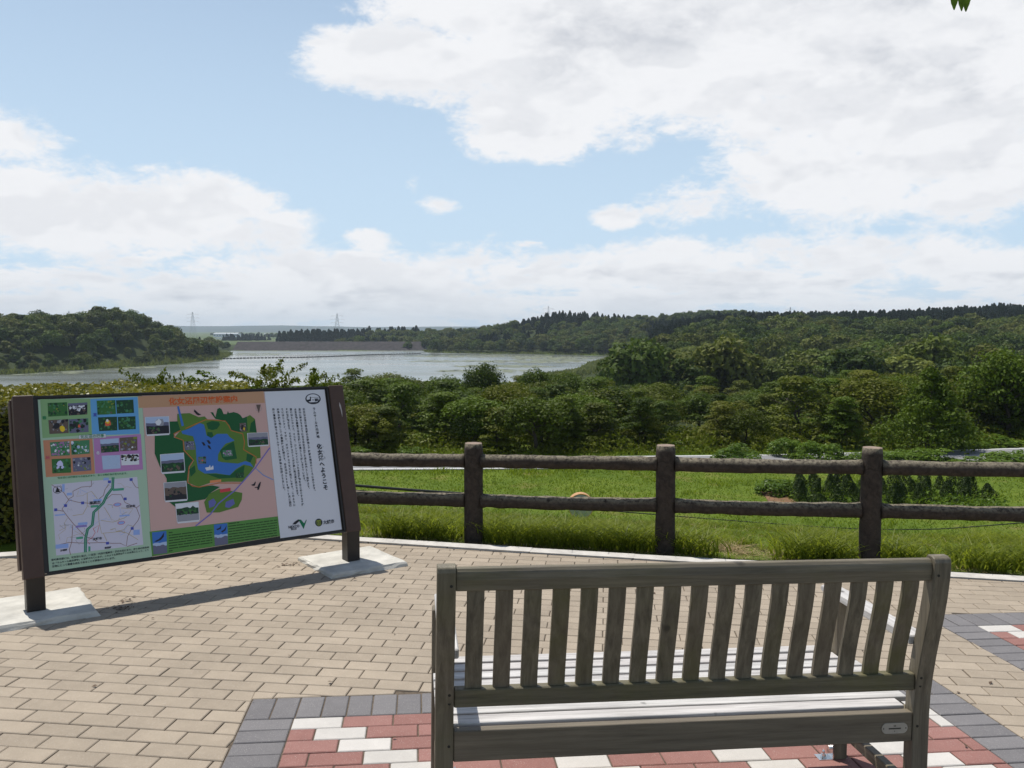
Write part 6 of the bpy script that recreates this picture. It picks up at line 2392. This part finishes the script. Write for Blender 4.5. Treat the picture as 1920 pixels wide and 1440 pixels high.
def slope_and_lawn():
    n = 26000
    x = NP.uniform(-5, 9, n)
    y = 7.3 - 0.19 * x + NP.uniform(0.2, 9.0, n)
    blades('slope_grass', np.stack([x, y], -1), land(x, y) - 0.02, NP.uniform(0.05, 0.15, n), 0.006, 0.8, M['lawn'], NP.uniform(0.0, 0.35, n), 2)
    n = 100000
    x = NP.uniform(-16, 27, n)
    y = NP.uniform(20, 46, n)
    rd = road_near(x)
    ok = (np.abs(x) < 0.66 * y) & ((y < rd - 0.1) | (y > rd + 4.1)) & ~((x > 10.6) & (x < 19.4) & (y > 30.4) & (y < 35.0) & (NP.uniform(0, 1, n) < 0.6))
    x, y = x[ok], y[ok]
    pn = np.array([noise.noise(Vector((a * 0.35, b * 0.35, 1))) + 0.5 * noise.noise(Vector((a * 1.6, b * 1.6, 1))) for a, b in zip(x, y)])
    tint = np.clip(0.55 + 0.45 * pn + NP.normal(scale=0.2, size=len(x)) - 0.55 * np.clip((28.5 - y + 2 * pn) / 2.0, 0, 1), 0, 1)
    h = NP.uniform(0.05, 0.12, len(x)) * (1 + 0.7 * np.clip(pn, -0.4, 1))
    pw = np.array([noise.noise(Vector((a * 0.55, b * 0.4, 8))) for a, b in zip(x, y)])
    h = h * np.where(rd[ok] - y < 1.2, 1.7, 1.0) * np.where(pw > 0.28, 1.9, 1.0)
    tint = np.clip(tint + np.where(pw > 0.28, 0.25, 0.0) - np.where(pw < -0.3, 0.3, 0.0), 0, 1)
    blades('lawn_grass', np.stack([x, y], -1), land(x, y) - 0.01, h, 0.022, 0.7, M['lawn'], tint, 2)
    # bare reddish soil at the end of the nursery bed
    soil = []
    for k in range(18):
        a = 2 * pi * k / 18
        px, py = 10.55 + 0.55 * math.cos(a) * RN.uniform(0.7, 1.1), 32.4 + 2.6 * math.sin(a) * RN.uniform(0.7, 1.1)
        soil.append((px, py, land1(px, py) + 0.03))
    new_obj('bare_soil', mesh('bare_soil', soil, [tuple(range(18))], simple('red_soil', (0.16, 0.085, 0.04), 0.95, var=0.4, scale=2)), kind='structure')


slope_and_lawn()

# leaf litter and grit on the paving
def litter():
    pts, tn = [], []
    def sp(cx, cy, s_, n):
        for _ in range(n):
            x, y = cx + RN.gauss(0, s_), cy + RN.gauss(0, s_ * 0.6)
            pts.append((x, y, gz(x, y) + RN.uniform(0.003, 0.009))); tn.append(RN.random())
    sp(-2.20, 4.66, 0.05, 26); sp(-2.22, 4.80, 0.06, 12); sp(-1.52, 5.62, 0.04, 22)
    for _ in range(46):
        y = RN.uniform(3.0, 6.2); x = RN.uniform(-0.62, 0.62) * y
        sp(x, y, 0.01, 1)
    for x in np.linspace(-1.5, 3.2, 60):
        sp(x + RN.uniform(-0.1, 0.1), float(kerb_y(x)) + 0.02 + RN.gauss(0, 0.03), 0.01, 1)
    n = len(pts)
    V, F, T = leaf_quads(np.array(pts), np.array([[0, 0, 1.0]] * n) + rand_unit(n) * 0.3, 0.009 * NP.uniform(0.5, 1.8, n), np.array(tn))
    new_obj('leaf_litter', fast_mesh('leaf_litter', V, F, simple('dead_leaf', (0.075, 0.042, 0.022), 0.8, var=0.5, scale=50), tint=T), kind='stuff')


litter()

# ------------------------------------------------------------------ tree at the right whose lowest leaves hang into the view
def overhang():
    bx_, by_ = 4.6, 2.3
    root = thing('roadside_cherry', 'tree beside the viewpoint whose lowest leaf tips hang in at the top right', 'tree', loc=(bx_, by_, gz(bx_, by_) - 0.02))
    mb = MB()
    mb.tube([(0, 0, -0.2), (0.03, 0.02, 0.8), (-0.05, 0.1, 1.7), (-0.1, 0.12, 2.6), (0.0, 0.1, 3.6)], [0.10, 0.085, 0.075, 0.06, 0.035], 10, jit=0.1)
    mb.obj('trunk', M['bark'], root, smooth=True)
    tip = Vector((1.655 - bx_, 3.10 - by_, 2.86 - gz(bx_, by_)))
    b = MB(); b.tube([(-0.08, 0.1, 2.3), (-0.9, 0.3, 2.95), (-1.9, 0.55, 3.12), tuple(tip + Vector((0.0, 0.0, 0.06)))], [0.045, 0.032, 0.018, 0.004], 8)
    b.obj('branch', M['bark'], root, smooth=True)
    def leaf(base, dr, L, w, name='leaf'):
        dr = dr.normalized()
        side = dr.cross(Vector((0.3, 1, 0.1))).normalized()
        nn = side.cross(dr)
        vs, fs = [], []
        n = 10
        for i in range(n + 1):
            t = i / n
            ww = w * math.sin(pi * min(1, t * 0.97) ** 0.8) * (1.0 - 0.25 * t) + 0.0006
            ww *= 1 + 0.08 * (i % 2)
            c = base + dr * (L * t) + nn * (0.012 * math.sin(pi * t))
            for s_ in (-1, 0, 1):
                vs.append(c + side * ww * s_ + nn * (0.10 * ww * abs(s_) * 2))
        for i in range(n):
            for k in range(2):
                fs.append((3 * i + k, 3 * i + k + 1, 3 * i + 4 + k, 3 * i + 3 + k))
        m_ = MB(); m_.add(vs, fs)
        o = m_.obj(name, M['leaf_bush'], root, smooth=True)
        a = o.data.attributes.new('tint', 'FLOAT', 'POINT'); a.data.foreach_set('value', [RN.random() * 0.5] * len(vs))
    # measured so that three tips reach just into the picture
    for px, py, L, w, d in ((1789, 19, 0.095, 0.015, 3.08), (1803, 21, 0.10, 0.014, 3.12), (1811, 22, 0.10, 0.016, 3.06)):
        fw = Vector((px - 960, 0, -(py - 720))) / 1575
        th = math.atan(103 / 1575.0)
        v = Vector((fw.x, math.cos(th) + fw.z * math.sin(th), -math.sin(th) + fw.z * math.cos(th)))
        p = Vector((0, 0, EYE)) + v * d - Vector((bx_, by_, gz(bx_, by_) - 0.02))
        up = Vector((RN.uniform(-0.12, 0.12), RN.uniform(-0.1, 0.1), 1))
        leaf(p + up.normalized() * L, -up, L, w)
    for k in range(90):
        t = RN.uniform(0.25, 1.0)
        c = Vector((-0.08, 0.1, 2.3)).lerp(tip, t) + Vector((RN.uniform(-0.15, 0.25), RN.uniform(-0.2, 0.2), RN.uniform(0.18, 0.5)))
        leaf(c, Vector((RN.uniform(-1, 1), RN.uniform(-1, 1), RN.uniform(-1.0, 0.2))), 0.10, 0.017)


overhang()

# ------------------------------------------------------------------ summer haze
HAZE = 1.25e-4
def build_haze():
    mb = MB(); mb.box((-6600, -6600, -60.0), (6600, 6600, 90.0))
    m_, t, out = mat_new('haze')
    v = t.n('ShaderNodeVolumePrincipled')
    v.inputs['Color'].default_value = (0.76, 0.89, 1.0, 1)
    v.inputs['Density'].default_value = HAZE
    v.inputs['Anisotropy'].default_value = 0.05
    t.l(v.outputs[0], out.inputs['Volume'])
    o = mb.obj('haze', m_)
    o['kind'] = 'stuff'


build_haze()
